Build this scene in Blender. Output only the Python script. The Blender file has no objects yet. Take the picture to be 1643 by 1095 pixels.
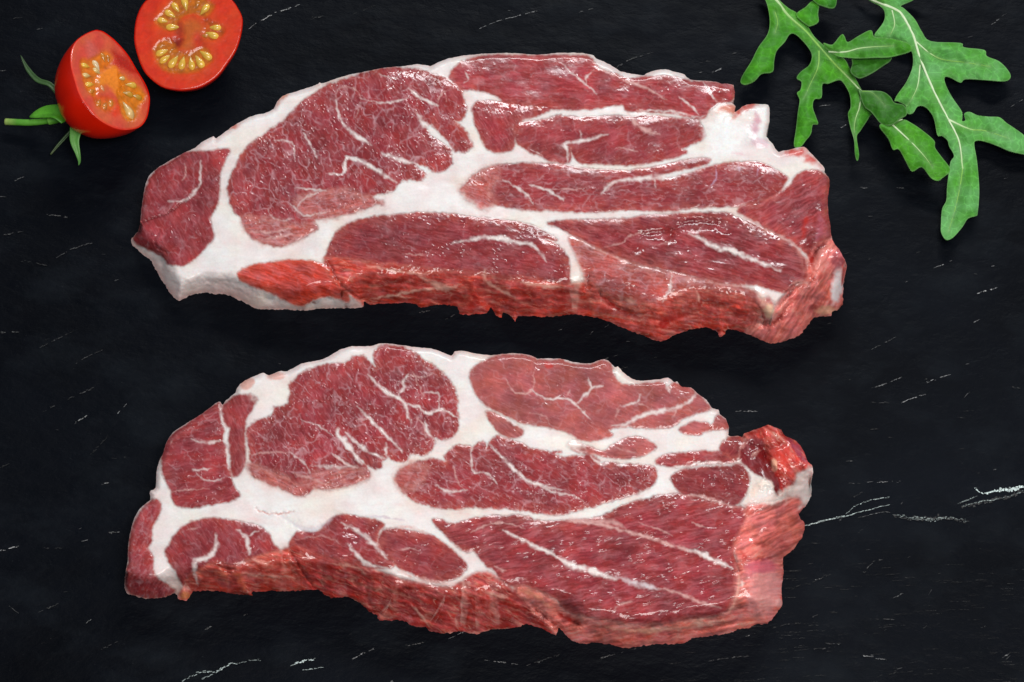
import bpy, math
import numpy as np
from mathutils import Vector

# ------------------------------------------------------------------ camera
W_PX, H_PX = 1643.0, 1095.0            # the photograph's own pixel grid, used as a tracing sheet
LENS, SENSOR, DIST, TILT = 85.0, 36.0, 0.83, math.radians(28)
scene = bpy.context.scene
COL = scene.collection
cd = bpy.data.cameras.new('camera'); cam = bpy.data.objects.new('camera', cd); COL.objects.link(cam)
cd.lens, cd.sensor_width, cd.sensor_fit = LENS, SENSOR, 'HORIZONTAL'
cd.clip_start, cd.clip_end = 0.01, 50
CAM = np.array([0.0, -math.sin(TILT) * DIST, math.cos(TILT) * DIST])
cam.location = CAM; cam.rotation_euler = (TILT, 0, 0)
scene.camera = cam
RIGHT = np.array([1.0, 0, 0]); UP = np.array([0, math.cos(TILT), math.sin(TILT)])
BACK = np.array([0, -math.sin(TILT), math.cos(TILT)])

# ------------------------------------------------------------------ world, lamps, exposure
world = bpy.data.worlds.new('World'); scene.world = world; world.use_nodes = True
bg = world.node_tree.nodes['Background']
bg.inputs[0].default_value = (0.80, 0.90, 1.0, 1); bg.inputs[1].default_value = 0.24

def area(name, loc, target, sx, sy, power, col):
    l = bpy.data.lights.new(name, 'AREA'); l.shape = 'RECTANGLE'; l.size, l.size_y = sx, sy
    l.energy = power; l.color = col
    o = bpy.data.objects.new(name, l); COL.objects.link(o); o.location = loc
    o.rotation_euler = (Vector(target) - Vector(loc)).to_track_quat('-Z', 'Y').to_euler()
area('overhead_softbox', (0.22, -0.38, 1.0), (0, 0, 0), 0.70, 0.40, 9.6, (1.0, 0.97, 0.94))
area('back_softbox', (0.16, 1.02, 0.76), (0, 0, 0), 0.60, 0.13, 6.2, (0.95, 0.98, 1.0))
vs = scene.view_settings
vs.view_transform = 'Standard'; vs.look = 'None'; vs.exposure = 0; vs.gamma = 1; vs.use_curve_mapping = False

# ------------------------------------------------------------------ tracing helpers
CR = {'A': (200, 70, 4.1), 'B': (500, 70, 4.1), 'C': (850, 70, 4.1), 'D': (1050, 140, 4.694), 'E': (200, 300, 4.1),
      'F': (500, 300, 4.1), 'G': (850, 300, 4.1), 'H': (1050, 330, 4.694), 'a': (190, 550, 4.1), 'b': (500, 540, 4.1),
      'c': (850, 560, 4.1), 'd': (1000, 650, 4.694), 'e': (190, 780, 4.1), 'f': (450, 790, 4.1), 'g': (750, 790, 4.1),
      'h': (1000, 820, 4.694), 'J': (0, 0, 4.1), 'Q': (200, 0, 6.845), 'K': (1180, 0, 3.544), 'L': (1343, 160, 4.563),
      'R': (1300, 600, 2.213), 'W': (0, 200, 1.825), 'X': (0, 850, 3.286), 'P': (0, 0, 1.0)}

def tr(s):
    """'A 10,20 30,40 B 5,6' -> points on the tracing sheet"""
    out, c = [], CR['P']
    for t in s.split():
        if t in CR: c = CR[t]
        else:
            x, y = t.split(','); out.append((c[0] + float(x) / c[2], c[1] + float(y) / c[2]))
    return np.array(out)

def rays(u, v):
    x = (np.asarray(u, float) - W_PX / 2) / W_PX * SENSOR / LENS
    y = (H_PX / 2 - np.asarray(v, float)) / W_PX * SENSOR / LENS
    return x[..., None] * RIGHT + y[..., None] * UP - BACK

def at(u, v, z):
    """world point standing at height z (metres) above the slate"""
    d = rays(u, v); t = (np.asarray(z) - CAM[2]) / d[..., 2]
    return CAM + d * t[..., None]

def on_plane(u, v, p0, n):
    d = rays(u, v); t = ((p0 - CAM) @ n) / (d @ n)
    return CAM + d * t[..., None]

def lin(c):
    c = np.asarray(c, float) / 255.0
    return np.where(c <= 0.04045, c / 12.92, ((c + 0.055) / 1.055) ** 2.4)

def smooth(p, k=4, closed=True):
    n = len(p); out = []
    for i in range(n if closed else n - 1):
        a, b, c, d = [p[(i + j) % n] if closed else p[min(max(i + j, 0), n - 1)] for j in (-1, 0, 1, 2)]
        for t in np.arange(k) / k:
            out.append(0.5 * (2 * b + (c - a) * t + (2 * a - 5 * b + 4 * c - d) * t * t + (3 * b - a - 3 * c + d) * t ** 3))
    if not closed: out.append(p[-1])
    return np.array(out)

def sst(a, b, x):
    t = np.clip((x - a) / (b - a), 0, 1); return t * t * (3 - 2 * t)

# ------------------------------------------------------------------ noise
_R = np.random.default_rng(99)
_ANG = _R.uniform(0, 2 * math.pi, (256, 256)); _GC = np.cos(_ANG).astype(np.float32).ravel(); _GS = np.sin(_ANG).astype(np.float32).ravel()
_TA = _R.random((256, 256)).astype(np.float32).ravel(); _TB = _R.random((256, 256)).astype(np.float32).ravel(); _TC = _R.random((256, 256)).astype(np.float32).ravel()

def _ix(x0, y0, seed):
    return (((x0.astype(np.int32) + seed * 57) & 255) << 8) | ((y0.astype(np.int32) + seed * 131) & 255)

def pnoise(x, y, seed):
    x = np.asarray(x, np.float32); y = np.asarray(y, np.float32)
    x0 = np.floor(x); y0 = np.floor(y); fx = x - x0; fy = y - y0
    u = fx * fx * fx * (fx * (fx * 6 - 15) + 10); v = fy * fy * fy * (fy * (fy * 6 - 15) + 10)
    def g(i, j):
        k = _ix(x0 + i, y0 + j, seed)
        return _GC[k] * (fx - i) + _GS[k] * (fy - j)
    a, b, c, d = g(0, 0), g(1, 0), g(0, 1), g(1, 1)
    p = a + (b - a) * u
    return (p + ((c + (d - c) * u) - p) * v) * 1.5

def fbm(x, y, seed, o=3):
    r = 0; a = 1.0; s = 0
    for i in range(o):
        r = r + a * pnoise(x * 2 ** i, y * 2 ** i, seed + i * 17); s += a; a *= 0.5
    return r / s

def worley(x, y, seed):
    x = np.asarray(x, np.float32); y = np.asarray(y, np.float32)
    x0 = np.floor(x); y0 = np.floor(y)
    f1 = np.full(x.shape, 9.0, np.float32); f2 = f1.copy(); idd = np.zeros(x.shape, np.float32)
    for i in (-1, 0, 1):
        for j in (-1, 0, 1):
            h = _ix(x0 + i, y0 + j, seed)
            d = np.hypot(x0 + i + _TA[h] - x, y0 + j + _TB[h] - y); m = d < f1
            f2 = np.where(m, f1, np.minimum(f2, d)); idd = np.where(m, _TC[h], idd); f1 = np.where(m, d, f1)
    return f1, f2, idd

# ------------------------------------------------------------------ fields on a grid
class Grid:
    def __init__(s, x0, y0, x1, y1, sp):
        s.xs = np.arange(x0, x1, sp); s.ys = np.arange(y0, y1, sp); s.sp = sp
        s.U, s.V = np.meshgrid(s.xs, s.ys)
    def sl(s, p, m):
        i0 = max(int((p[:, 1].min() - m - s.ys[0]) / s.sp), 0); i1 = int((p[:, 1].max() + m - s.ys[0]) / s.sp) + 2
        j0 = max(int((p[:, 0].min() - m - s.xs[0]) / s.sp), 0); j1 = int((p[:, 0].max() + m - s.xs[0]) / s.sp) + 2
        return slice(i0, min(max(i1, 0), len(s.ys))), slice(j0, min(max(j1, 0), len(s.xs)))
    def sdf(s, p, m=40):
        """signed distance (px, inside positive), filled with -m far outside"""
        R = np.full(s.U.shape, -float(m)); sl = s.sl(p, m); U = s.U[sl]; V = s.V[sl]
        if U.size == 0: return R
        D = np.full(U.shape, 1e9); I = np.zeros(U.shape, bool); n = len(p)
        for k in range(n):
            a = p[k]; b = p[(k + 1) % n]; e = b - a; L = e @ e + 1e-9
            wx = U - a[0]; wy = V - a[1]; t = np.clip((wx * e[0] + wy * e[1]) / L, 0, 1)
            D = np.minimum(D, (wx - e[0] * t) ** 2 + (wy - e[1] * t) ** 2)
            if abs(e[1]) > 1e-9:
                c = ((a[1] > V) != (b[1] > V)) & (U < a[0] + e[0] * (V - a[1]) / e[1]); I ^= c
        D = np.sqrt(D); R[sl] = np.maximum(np.where(I, D, -D), -m); return R
    def line(s, p, m=30):
        """distance to an open line and the position 0..1 along it"""
        D = np.full(s.U.shape, float(m)); T = np.zeros(s.U.shape); sl = s.sl(p, m); U = s.U[sl]; V = s.V[sl]
        if U.size == 0: return D, T
        d2 = np.full(U.shape, 1e9); tt = np.zeros(U.shape)
        seg = np.hypot(*np.diff(p, axis=0).T); cum = np.concatenate([[0], np.cumsum(seg)]); tot = cum[-1] + 1e-9
        for k in range(len(p) - 1):
            a = p[k]; e = p[k + 1] - a; L = e @ e + 1e-9
            wx = U - a[0]; wy = V - a[1]; t = np.clip((wx * e[0] + wy * e[1]) / L, 0, 1)
            q = (wx - e[0] * t) ** 2 + (wy - e[1] * t) ** 2; mk = q < d2
            tt = np.where(mk, (cum[k] + t * seg[k]) / tot, tt); d2 = np.where(mk, q, d2)
        D[sl] = np.minimum(np.sqrt(d2), m); T[sl] = tt; return D, T

def make_obj(name, verts, faces, mat, parent=None, normals=None, attrs=None, smooth_shade=True):
    """faces: array (n,k) or list"""
    me = bpy.data.meshes.new(name)
    if isinstance(faces, np.ndarray):
        n, k = faces.shape
        me.vertices.add(len(verts)); me.vertices.foreach_set('co', np.asarray(verts, np.float32).ravel())
        me.loops.add(n * k); me.loops.foreach_set('vertex_index', faces.astype(np.int32).ravel())
        me.polygons.add(n); me.polygons.foreach_set('loop_start', np.arange(0, n * k, k, dtype=np.int32))
        me.update(calc_edges=True)
    else:
        me.from_pydata([tuple(v) for v in verts], [], faces)
    me.validate()
    if smooth_shade: me.polygons.foreach_set('use_smooth', np.ones(len(me.polygons), bool))
    for an, av in (attrs or {}).items():
        av = np.asarray(av, np.float32)
        if av.ndim == 2:
            a = me.attributes.new(an, 'FLOAT_COLOR', 'POINT')
            a.data.foreach_set('color', np.concatenate([av, np.ones((len(av), 1), np.float32)], 1).ravel())
        else:
            a = me.attributes.new(an, 'FLOAT', 'POINT'); a.data.foreach_set('value', av)
    if normals is not None:
        me.normals_split_custom_set_from_vertices([tuple(x) for x in normals.tolist()])
    me.materials.append(mat)
    o = bpy.data.objects.new(name, me); COL.objects.link(o)
    if parent is not None: o.parent = parent
    return o

def recentre(root, loc):
    """put the Empty at the thing's base and keep the parts where they are"""
    root.location = loc
    off = Vector(loc)
    for ch in root.children:
        ch.location = ch.location - off

def thing(name, label, cat, group=None):
    o = bpy.data.objects.new(name, None); COL.objects.link(o); o.empty_display_size = 0.02
    o['label'] = label; o['category'] = cat
    if group: o['group'] = group
    return o

def grid_parts(g, S, Z, lab, attrs, Zn=None):
    """Cut the surface z=Z over the region S>0 into parts by label. Yields label, verts, quads, normals, attrs, skirt edges."""
    gy, gx = np.gradient(S, g.sp); gl = np.maximum(np.hypot(gx, gy), 0.35)
    U = g.U.copy(); V = g.V.copy()
    out = S <= 0; mv = np.clip(-S, 0, 2.2 * g.sp) / gl
    U[out] += (gx / gl * mv)[out]; V[out] += (gy / gl * mv)[out]
    P = at(U, V, Z); P0 = at(g.U, g.V, Z if Zn is None else Zn)
    du = np.gradient(P0, axis=1); dv = np.gradient(P0, axis=0)
    N = np.cross(dv, du); N /= np.linalg.norm(N, axis=2, keepdims=True) + 1e-20
    ins = ~out
    cell = ins[:-1, :-1] | ins[1:, :-1] | ins[:-1, 1:] | ins[1:, 1:]
    nx = g.U.shape[1]
    idx = np.arange(g.U.size).reshape(g.U.shape)
    clab = np.where(cell, np.maximum.reduce([lab[:-1, :-1], lab[1:, 1:], lab[:-1, 1:], lab[1:, :-1]]), -1)
    for L in np.unique(clab):
        if L < 0: continue
        M = clab == L
        q = np.stack([idx[:-1, :-1][M], idx[1:, :-1][M], idx[1:, 1:][M], idx[:-1, 1:][M]], 1)
        Mp = np.pad(M, 1)
        ed = []
        ii, jj = np.nonzero(M & ~Mp[:-2, 1:-1]); ed.append(np.stack([idx[ii, jj + 1], idx[ii, jj]], 1))
        ii, jj = np.nonzero(M & ~Mp[2:, 1:-1]); ed.append(np.stack([idx[ii + 1, jj], idx[ii + 1, jj + 1]], 1))
        ii, jj = np.nonzero(M & ~Mp[1:-1, :-2]); ed.append(np.stack([idx[ii, jj], idx[ii + 1, jj]], 1))
        ii, jj = np.nonzero(M & ~Mp[1:-1, 2:]); ed.append(np.stack([idx[ii + 1, jj + 1], idx[ii, jj + 1]], 1))
        ed = np.concatenate(ed)
        us, inv = np.unique(q, return_inverse=True)
        yield L, P.reshape(-1, 3)[us], inv.reshape(q.shape), N.reshape(-1, 3)[us], {k: a.reshape((-1,) + a.shape[2:])[us] for k, a in attrs.items()}, \
            (P.reshape(-1, 3)[ed[:, 0]], P.reshape(-1, 3)[ed[:, 1]], {k: (a.reshape((-1,) + a.shape[2:])[ed[:, 0]], a.reshape((-1,) + a.shape[2:])[ed[:, 1]]) for k, a in attrs.items()})

def with_skirt(verts, quads, normals, attrs, sk, zbot):
    a, b, at_ = sk
    a2 = a.copy(); b2 = b.copy(); a2[:, 2] = np.minimum(zbot, a[:, 2]); b2[:, 2] = np.minimum(zbot, b[:, 2])
    n0 = len(verts); m = len(a)
    k = np.arange(m)
    f = np.stack([n0 + k, n0 + m + k, n0 + 3 * m + k, n0 + 2 * m + k], 1)[:, ::-1]
    e = b - a; nn = np.stack([e[:, 1], -e[:, 0], np.zeros(m)], 1); nn /= np.linalg.norm(nn, axis=1, keepdims=True) + 1e-12
    V = np.concatenate([verts, a, b, a2, b2]); F = np.concatenate([quads, f]); NN = np.concatenate([normals, nn, nn, nn, nn])
    A = {kk: np.concatenate([attrs[kk], at_[kk][0], at_[kk][1], at_[kk][0], at_[kk][1]]) for kk in attrs}
    return V, F, NN, A

# ------------------------------------------------------------------ materials
class MatB:
    def __init__(s, name):
        s.m = bpy.data.materials.new(name); s.m.use_nodes = True; s.t = s.m.node_tree; s.b = s.t.nodes['Principled BSDF']
        s.tc = s.n('ShaderNodeTexCoord')
    def n(s, t, **k):
        x = s.t.nodes.new(t)
        for a, v in k.items(): setattr(x, a, v)
        return x
    def l(s, a, b): s.t.links.new(a, b)
    def noise(s, scale, detail=4, rough=0.55, stretch=None, rot=None):
        x = s.n('ShaderNodeTexNoise'); x.inputs['Scale'].default_value = scale; x.inputs['Detail'].default_value = detail
        x.inputs['Roughness'].default_value = rough
        if stretch:
            mp = s.n('ShaderNodeMapping'); mp.inputs['Scale'].default_value = stretch
            if rot: mp.inputs['Rotation'].default_value = rot
            s.l(s.tc.outputs['Object'], mp.inputs[0]); s.l(mp.outputs[0], x.inputs['Vector'])
        else: s.l(s.tc.outputs['Object'], x.inputs['Vector'])
        return x.outputs[0]
    def ramp(s, inp, stops):
        r = s.n('ShaderNodeValToRGB'); e = r.color_ramp.elements
        while len(e) < len(stops): e.new(0.5)
        for q, (p, c) in zip(e, stops): q.position = p; q.color = (*c, 1) if len(c) == 3 else c
        s.l(inp, r.inputs[0]); return r.outputs[0]
    def mix(s, f, a, b, mode='MIX'):
        x = s.n('ShaderNodeMix', data_type='RGBA', blend_type=mode)
        for sock, v in ((x.inputs[0], f), (x.inputs[6], a), (x.inputs[7], b)):
            if hasattr(v, 'links') or hasattr(v, 'is_linked'): s.l(v, sock)
            elif isinstance(v, (int, float)): sock.default_value = v
            else: sock.default_value = (*v, 1)
        return x.outputs[2]
    def mr(s, inp, a, b, c, d):
        x = s.n('ShaderNodeMapRange'); s.l(inp, x.inputs[0])
        for i, v in enumerate((a, b, c, d)): x.inputs[i + 1].default_value = v
        return x.outputs[0]
    def attr(s, name): return s.n('ShaderNodeAttribute', attribute_name=name)
    def bump(s, h, strength, dist, prev=None):
        x = s.n('ShaderNodeBump'); x.inputs['Strength'].default_value = strength; x.inputs['Distance'].default_value = dist
        s.l(h, x.inputs['Height'])
        if prev is not None: s.l(prev, x.inputs['Normal'])
        return x.outputs[0]
    def set(s, **k):
        for a, v in k.items():
            i = s.b.inputs[a.replace('_', ' ')]
            if hasattr(v, 'is_linked'): s.l(v, i)
            elif isinstance(v, tuple) and len(v) == 3 and i.type == 'RGBA': i.default_value = (*v, 1)
            else: i.default_value = v

def mat_meat():
    b = MatB('raw_meat'); c = b.attr('col'); w = b.attr('wet')
    n1 = b.noise(1400, 3); tint = b.mr(n1, 0.3, 0.7, 0.96, 1.04)
    hs = b.n('ShaderNodeHueSaturation'); b.l(c.outputs['Color'], hs.inputs['Color']); b.l(tint, hs.inputs['Value'])
    b.set(Base_Color=hs.outputs[0], Roughness=b.mr(w.outputs['Fac'], 0, 1, 0.40, 0.12), Specular_IOR_Level=0.5)
    b.set(Normal=b.bump(b.noise(700, 2), 0.10, 0.0003), Subsurface_Weight=0.40, Subsurface_Scale=0.0011)
    b.b.inputs['Subsurface Radius'].default_value = (1.0, 0.55, 0.45)
    return b.m
def mat_attr(name, rough, spec, nscale, bump_d, var=0.1, coat=0.0, sss=0.0, strength=0.4, trans=0.0):
    b = MatB(name); c = b.attr('col'); n1 = b.noise(nscale, 4)
    hs = b.n('ShaderNodeHueSaturation'); b.l(c.outputs['Color'], hs.inputs['Color']); b.l(b.mr(n1, 0.3, 0.7, 1 - var, 1 + var), hs.inputs['Value'])
    b.set(Base_Color=hs.outputs[0], Roughness=rough, Specular_IOR_Level=spec, Coat_Weight=coat, Coat_Roughness=0.06)
    if sss:
        b.set(Subsurface_Weight=sss, Subsurface_Scale=0.002); b.b.inputs['Subsurface Radius'].default_value = (1.0, 0.35, 0.15)
    b.set(Normal=b.bump(n1, strength, bump_d))
    if trans:
        out = b.t.nodes['Material Output']; tl = b.n('ShaderNodeBsdfTranslucent'); b.l(hs.outputs[0], tl.inputs[0])
        ms = b.n('ShaderNodeMixShader'); ms.inputs[0].default_value = trans
        b.l(b.b.outputs[0], ms.inputs[1]); b.l(tl.outputs[0], ms.inputs[2]); b.l(ms.outputs[0], out.inputs[0])
    return b.m
def mat_slate():
    b = MatB('black_slate')
    big = b.noise(9, 5, 0.6, (1, 1.6, 1), (0, 0, 0.4)); fine = b.noise(110, 7, 0.66, (0.75, 1.25, 1), (0, 0, 0.45)); mid = b.noise(38, 6, 0.62, (0.8, 1.3, 1), (0, 0, 0.5)); spk = b.noise(900, 3, 0.6)
    base = b.ramp(big, [(0.30, (0.0004, 0.0008, 0.0022)), (0.72, (0.0032, 0.0046, 0.0080))])
    pale = b.mr(fine, 0.62, 0.80, 0.0, 0.35)
    c = b.mix(pale, base, (0.013, 0.016, 0.020)); c = b.mix(b.mr(mid, 0.50, 0.74, 0.0, 0.6), c, (0.0090, 0.0118, 0.0160))
    sp2 = b.mr(spk, 0.69, 0.78, 0.0, 0.30)
    c = b.mix(sp2, c, (0.05, 0.056, 0.062))
    b.set(Base_Color=c, Roughness=b.mr(fine, 0.3, 0.7, 0.42, 0.62), Specular_IOR_Level=0.065)
    n1 = b.bump(mid, 0.8, 0.002); n2 = b.bump(fine, 0.7, 0.0006, n1); n3 = b.bump(spk, 0.25, 0.0002, n2)
    b.set(Normal=n3)
    return b.m
MEAT = mat_meat()
SLATE = mat_slate()
VEIN = mat_attr('mineral_vein', 0.7, 0.3, 900, 0.0002, 0.3)
LEAF = mat_attr('rocket_leaf', 0.50, 0.22, 700, 0.00025, 0.10, strength=0.35, trans=0.22)
RIB = mat_attr('leaf_rib', 0.45, 0.4, 600, 0.0001, 0.08)
SKIN = mat_attr('tomato_skin', 0.22, 0.40, 120, 0.0002, 0.04, strength=0.06)
FLESH = mat_attr('tomato_flesh', 0.30, 0.4, 900, 0.0002, 0.08, coat=0.35, strength=0.12)
SEED = mat_attr('tomato_seed', 0.30, 0.5, 900, 0.0001, 0.10, coat=0.7)

# ------------------------------------------------------------------ slate
def build_slate():
    hx, hy, th = 0.6, 0.5, 0.012
    n = 60
    xs = np.linspace(-hx, hx, n); ys = np.linspace(-hy, hy, n)
    X, Y = np.meshgrid(xs, ys)
    top = np.stack([X, Y, 0 * X], 2).reshape(-1, 3); bot = top.copy(); bot[:, 2] = -th
    V = np.concatenate([top, bot]); f = []
    for i in range(n - 1):
        for j in range(n - 1):
            a = i * n + j; f.append((a, a + 1, a + n + 1, a + n)); f.append(tuple(n * n + q for q in (a, a + n, a + n + 1, a + 1)))
    ring = [j for j in range(n)] + [i * n + n - 1 for i in range(1, n)] + [(n - 1) * n + j for j in range(n - 2, -1, -1)] + [i * n for i in range(n - 2, 0, -1)]
    for k in range(len(ring)):
        a = ring[k]; b = ring[(k + 1) % len(ring)]; f.append((b, a, a + n * n, b + n * n))
    o = make_obj('slate_surface', V, np.array(f), SLATE, smooth_shade=False)
    o['kind'] = 'structure'; o['label'] = 'black slate slab with thin pale mineral veins and flecks'
    return o
slate = build_slate()

rng = np.random.default_rng(7)
def flakes(pts, w, bright, dens=1.0, jit=1.0, tint=(1, 1, 1)):
    """a broken mineral streak: small ragged chips strewn along a line (px)"""
    V, F, C = [], [], []
    p = smooth(pts, 6, False); seg = np.hypot(*np.diff(p, axis=0).T); cum = np.concatenate([[0], np.cumsum(seg)])
    L = cum[-1]; s = 0.0; gate = rng.uniform(0, 6)
    while s < L:
        st = rng.uniform(1.2, 5.5)
        k = min(np.searchsorted(cum, s, 'right') - 1, len(p) - 2); t = (s - cum[k]) / max(seg[k], 1e-6)
        c = p[k] + (p[k + 1] - p[k]) * t; d = (p[k + 1] - p[k]) / max(seg[k], 1e-6); nrm = np.array([-d[1], d[0]])
        taper = 0.45 + 0.55 * math.sin(math.pi * min(max(s / L, 0.03), 0.97))
        on = math.sin(s * 0.21 + gate) + 0.5 * math.sin(s * 0.53 + gate * 2) + rng.normal(0, 0.35) > -0.45 * dens
        if on:
            for r in range(1 if rng.random() < 0.7 else 2):
                ww = w * taper * rng.uniform(0.35, 1.15); cc = c + nrm * rng.normal(0, 0.55 * jit * w); ll = st * rng.uniform(0.5, 0.85)
                n = rng.integers(5, 8); b0 = len(V)
                for q in range(n):
                    a = 2 * math.pi * (q + rng.uniform(-.3, .3)) / n
                    e = cc + d * math.cos(a) * ll * rng.uniform(0.7, 1.1) + nrm * math.sin(a) * ww * 0.5 * rng.uniform(0.6, 1.2)
                    V.append(e)
                F.append(list(range(b0, b0 + n))[::-1])
                C += [tuple(np.array(tint) * bright * rng.uniform(0.35, 1.0))] * n
        s += st
    return V, F, C

def flake_obj(name, items, kind=None, label=None):
    V, F, C = [], [], []
    for it in items:
        v, f, c = flakes(*it); b0 = len(V); V += v; C += c; F += [[i + b0 for i in q] for q in f]
    V = np.array(V); hz = 0.00022 + 0.00008 * rng.random(len(F))
    zz = np.zeros(len(V))
    for q, h in zip(F, hz): zz[q] = h
    P = at(V[:, 0], V[:, 1], zz)
    o = make_obj(name, P, F, VEIN, slate, attrs={'col': np.array(C)}, smooth_shade=False)
    if kind: o['kind'] = kind
    if label: o['label'] = label

T1 = (1.5, 1.75, 1.7)
flake_obj('mineral_vein', [(tr('R 0,535 60,520 130,505 180,490 280,465'), 1.5, .34, 4.8, .5, T1), (tr('R 130,495 160,470 210,450 280,438'), 1.5, .32, 3.5, .6, T1),
    (tr('R 160,515 215,500 270,490 300,503'), 1.0, .16, 2.6, .6), (tr('R 300,505 350,508 430,515 500,512 560,525'), 2.4, .17, 4.4, .9, T1), (tr('R 350,512 430,520 470,516'), 2.4, .14, 4.4, 1.0, T1),
    (tr('R 525,460 560,448 590,435'), 1.6, .20, 4.4, .5, T1), (tr('R 545,470 600,455 690,440 759,415'), 2.0, .26, 5.5, .5, T1), (tr('R 620,425 690,412 780,398'), 6.0, .50, 11.0, .4, T1), (tr('R 300,508 380,514 480,514 560,522'), 4.5, .05, 8.8, .8), (tr('R 535,470 640,452 760,420'), 5, .05, 8.8, .7),
    (tr('R 625,422 690,410 780,396'), 3.0, .50, 8.8, .4, T1), (tr('R 585,405 600,415 615,425'), 2.5, .45, 4.4, .6, T1), (tr('h 1365,112 1440,95 1480,80 1560,62 1660,35'), 2.0, .38, 5.7, .4, T1)],
    label='branching pale vein crossing the bare slate')
flake_obj('mineral_vein', [(tr('X 940,812 1000,780 1050,755 1150,745 1205,710 1260,708'), 2.0, .34, 3.5, .7, T1), (tr('X 1070,785 1130,760 1190,715'), 1.6, .28, 3.5, .6, T1),
    (tr('X 1540,715 1590,695 1660,680'), 3.0, .42, 6.6, .5, T1), (tr('X 1600,740 1640,735 1700,725'), 2.0, .25, 4.4, .6, T1), (tr('X 1250,706 1310,690 1380,685'), 1.4, .15, 1.8, .8, T1)],
    label='short pale vein near the slate front')
SHORT = '''R 220,50 260,38 330,10;R 415,30 455,15 500,2;R 325,103 360,88 412,72;R 222,102 280,103;R 525,155 555,158;R 548,132 580,132;R 265,224 297,226;R 720,47 759,52;R 238,868 275,872 310,870;R 60,958 105,960;R 165,1000 220,1003;R 235,1012 280,1015;R 240,1075 300,1062 365,1055;R 675,1008 710,995;R 190,705 225,668 260,660;R 0,745 70,712;R 138,388 180,390;R 205,385 320,382;R 148,440 185,422;R 300,795 345,772
X 450,498 480,472;X 235,97 325,97;X 440,60 490,50;X 560,17 650,12;X 0,110 100,90;X 210,435 310,390;X 340,328 390,315;X 220,600 275,570;X 535,630 620,590;X 50,405 95,440;X 1290,450 1310,440
h 1280,585 1340,555 1420,545;h 1205,515 1245,510;h 1450,518 1490,510;h 1510,485 1560,475;h 1410,805 1460,780;h 1170,875 1230,855 1340,845;h 1370,880 1410,862 1470,862;h 1500,905 1530,895;h 1140,875 1180,870;h 1310,1020 1360,1015;h 1180,960 1230,955;h 930,945 990,925;h 1330,960 1380,955;h 1530,995 1640,1000;h 1440,1045 1530,1030;h 1400,240 1480,245;h 1395,400 1420,398
W 45,165 70,152;W 128,266 160,266 195,272;W 5,325 70,312;W 65,400 105,405 155,418;W 165,390 210,365 270,345;W 0,608 52,608;W 225,700 255,680 300,660;W 345,845 370,820;W 220,875 258,850;W 0,1005 22,995;W 260,970 320,910;W 300,380 320,380;W 150,828 160,825;W 330,978 370,975;W 300,1052 330,1048
P 400,45 440,22 482,8;P 570,22 605,8;P 770,46 800,34 862,18;P 930,20 952,14;P 988,110 1010,96 1046,84;P 1144,116 1166,106;P 1592,38 1604,30 1614,22;P 1125,100 1140,98;P 1172,88 1184,84;P 1555,60 1560,58;P 1315,170 1330,168;P 1350,205 1362,198
P 652,1036 688,1030;P 722,1024 745,1014;P 716,512 730,505;P 672,502 690,498;P 845,1068 900,1050;P 780,1060 830,1066;P 960,1058 1000,1046;P 1140,1060 1200,1052;P 1360,740 1374,738;P 1395,690 1410,688
P 1352,408 1366,404;P 1372,410 1384,412;P 1388,418 1396,416;P 1382,302 1392,302;P 1440,302 1450,302;P 1395,348 1402,347;P 1500,430 1530,418;P 1570,470 1600,462;P 1400,560 1440,540;P 1560,520 1572,512;P 60,560 120,530;P 110,640 160,618;P 960,580 990,570;P 990,592 1010,588;P 1182,660 1215,660;P 330,1010 342,1004;P 560,1060 600,1040;P 20,30 34,28;P 60,48 68,46;P 0,114 8,113;P 1480,90 1495,84;P 1625,170 1640,160;P 500,30 520,25'''
items = []
for ln in SHORT.replace('\n', ';').split(';'):
    p = tr(ln.strip()); items.append((p, rng.uniform(0.8, 1.9), 0.03 + 0.42 * rng.random() ** 2.6, rng.uniform(.8, 2), 0.7))
for k in range(340):       # loose flecks, denser toward the right front
    u = rng.uniform(-60, 1700); v = rng.uniform(-60, 1150)
    if rng.random() > 0.14 + 0.86 * sst(700, 1500, u) * (0.45 + 0.55 * sst(200, 1000, v)): continue
    a = math.radians(-18 + rng.normal(0, 14)); L = rng.gamma(1.3, 2.4) + 0.8
    items.append((np.array([(u, v), (u + math.cos(a) * L, v + math.sin(a) * L)]), rng.uniform(0.7, 1.5), rng.uniform(0.02, 0.20), 1.2, .8))
flake_obj('mineral_and_light_flecks', items, kind='stuff')
items = []
for k in range(150):       # faint lines of light across the right front corner, painted as pale flakes
    u = rng.uniform(1050, 1660); v = rng.uniform(905, 1110)
    L = rng.gamma(2.0, 12)
    items.append((np.array([(u, v), (u + L, v - L * rng.uniform(-.02, .10))]), 0.7, rng.uniform(0.015, 0.05), .9, .6))
flake_obj('mineral_and_light_flecks', items, kind='stuff')

# ------------------------------------------------------------------ steaks
PAL = {'lean': ((147, 50, 56), (200, 110, 94)), 'brown': ((168, 84, 84), (206, 132, 122)), 'orange': ((194, 60, 44), (226, 140, 114)),
       'red': ((172, 44, 36), (210, 108, 90)), 'pink': ((226, 112, 104), (242, 178, 168)), 'deep': ((112, 24, 30), (150, 50, 48)), 'soft': ((170, 74, 70), (224, 164, 150))}
FATC = np.array(lin((239, 233, 231)))

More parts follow.
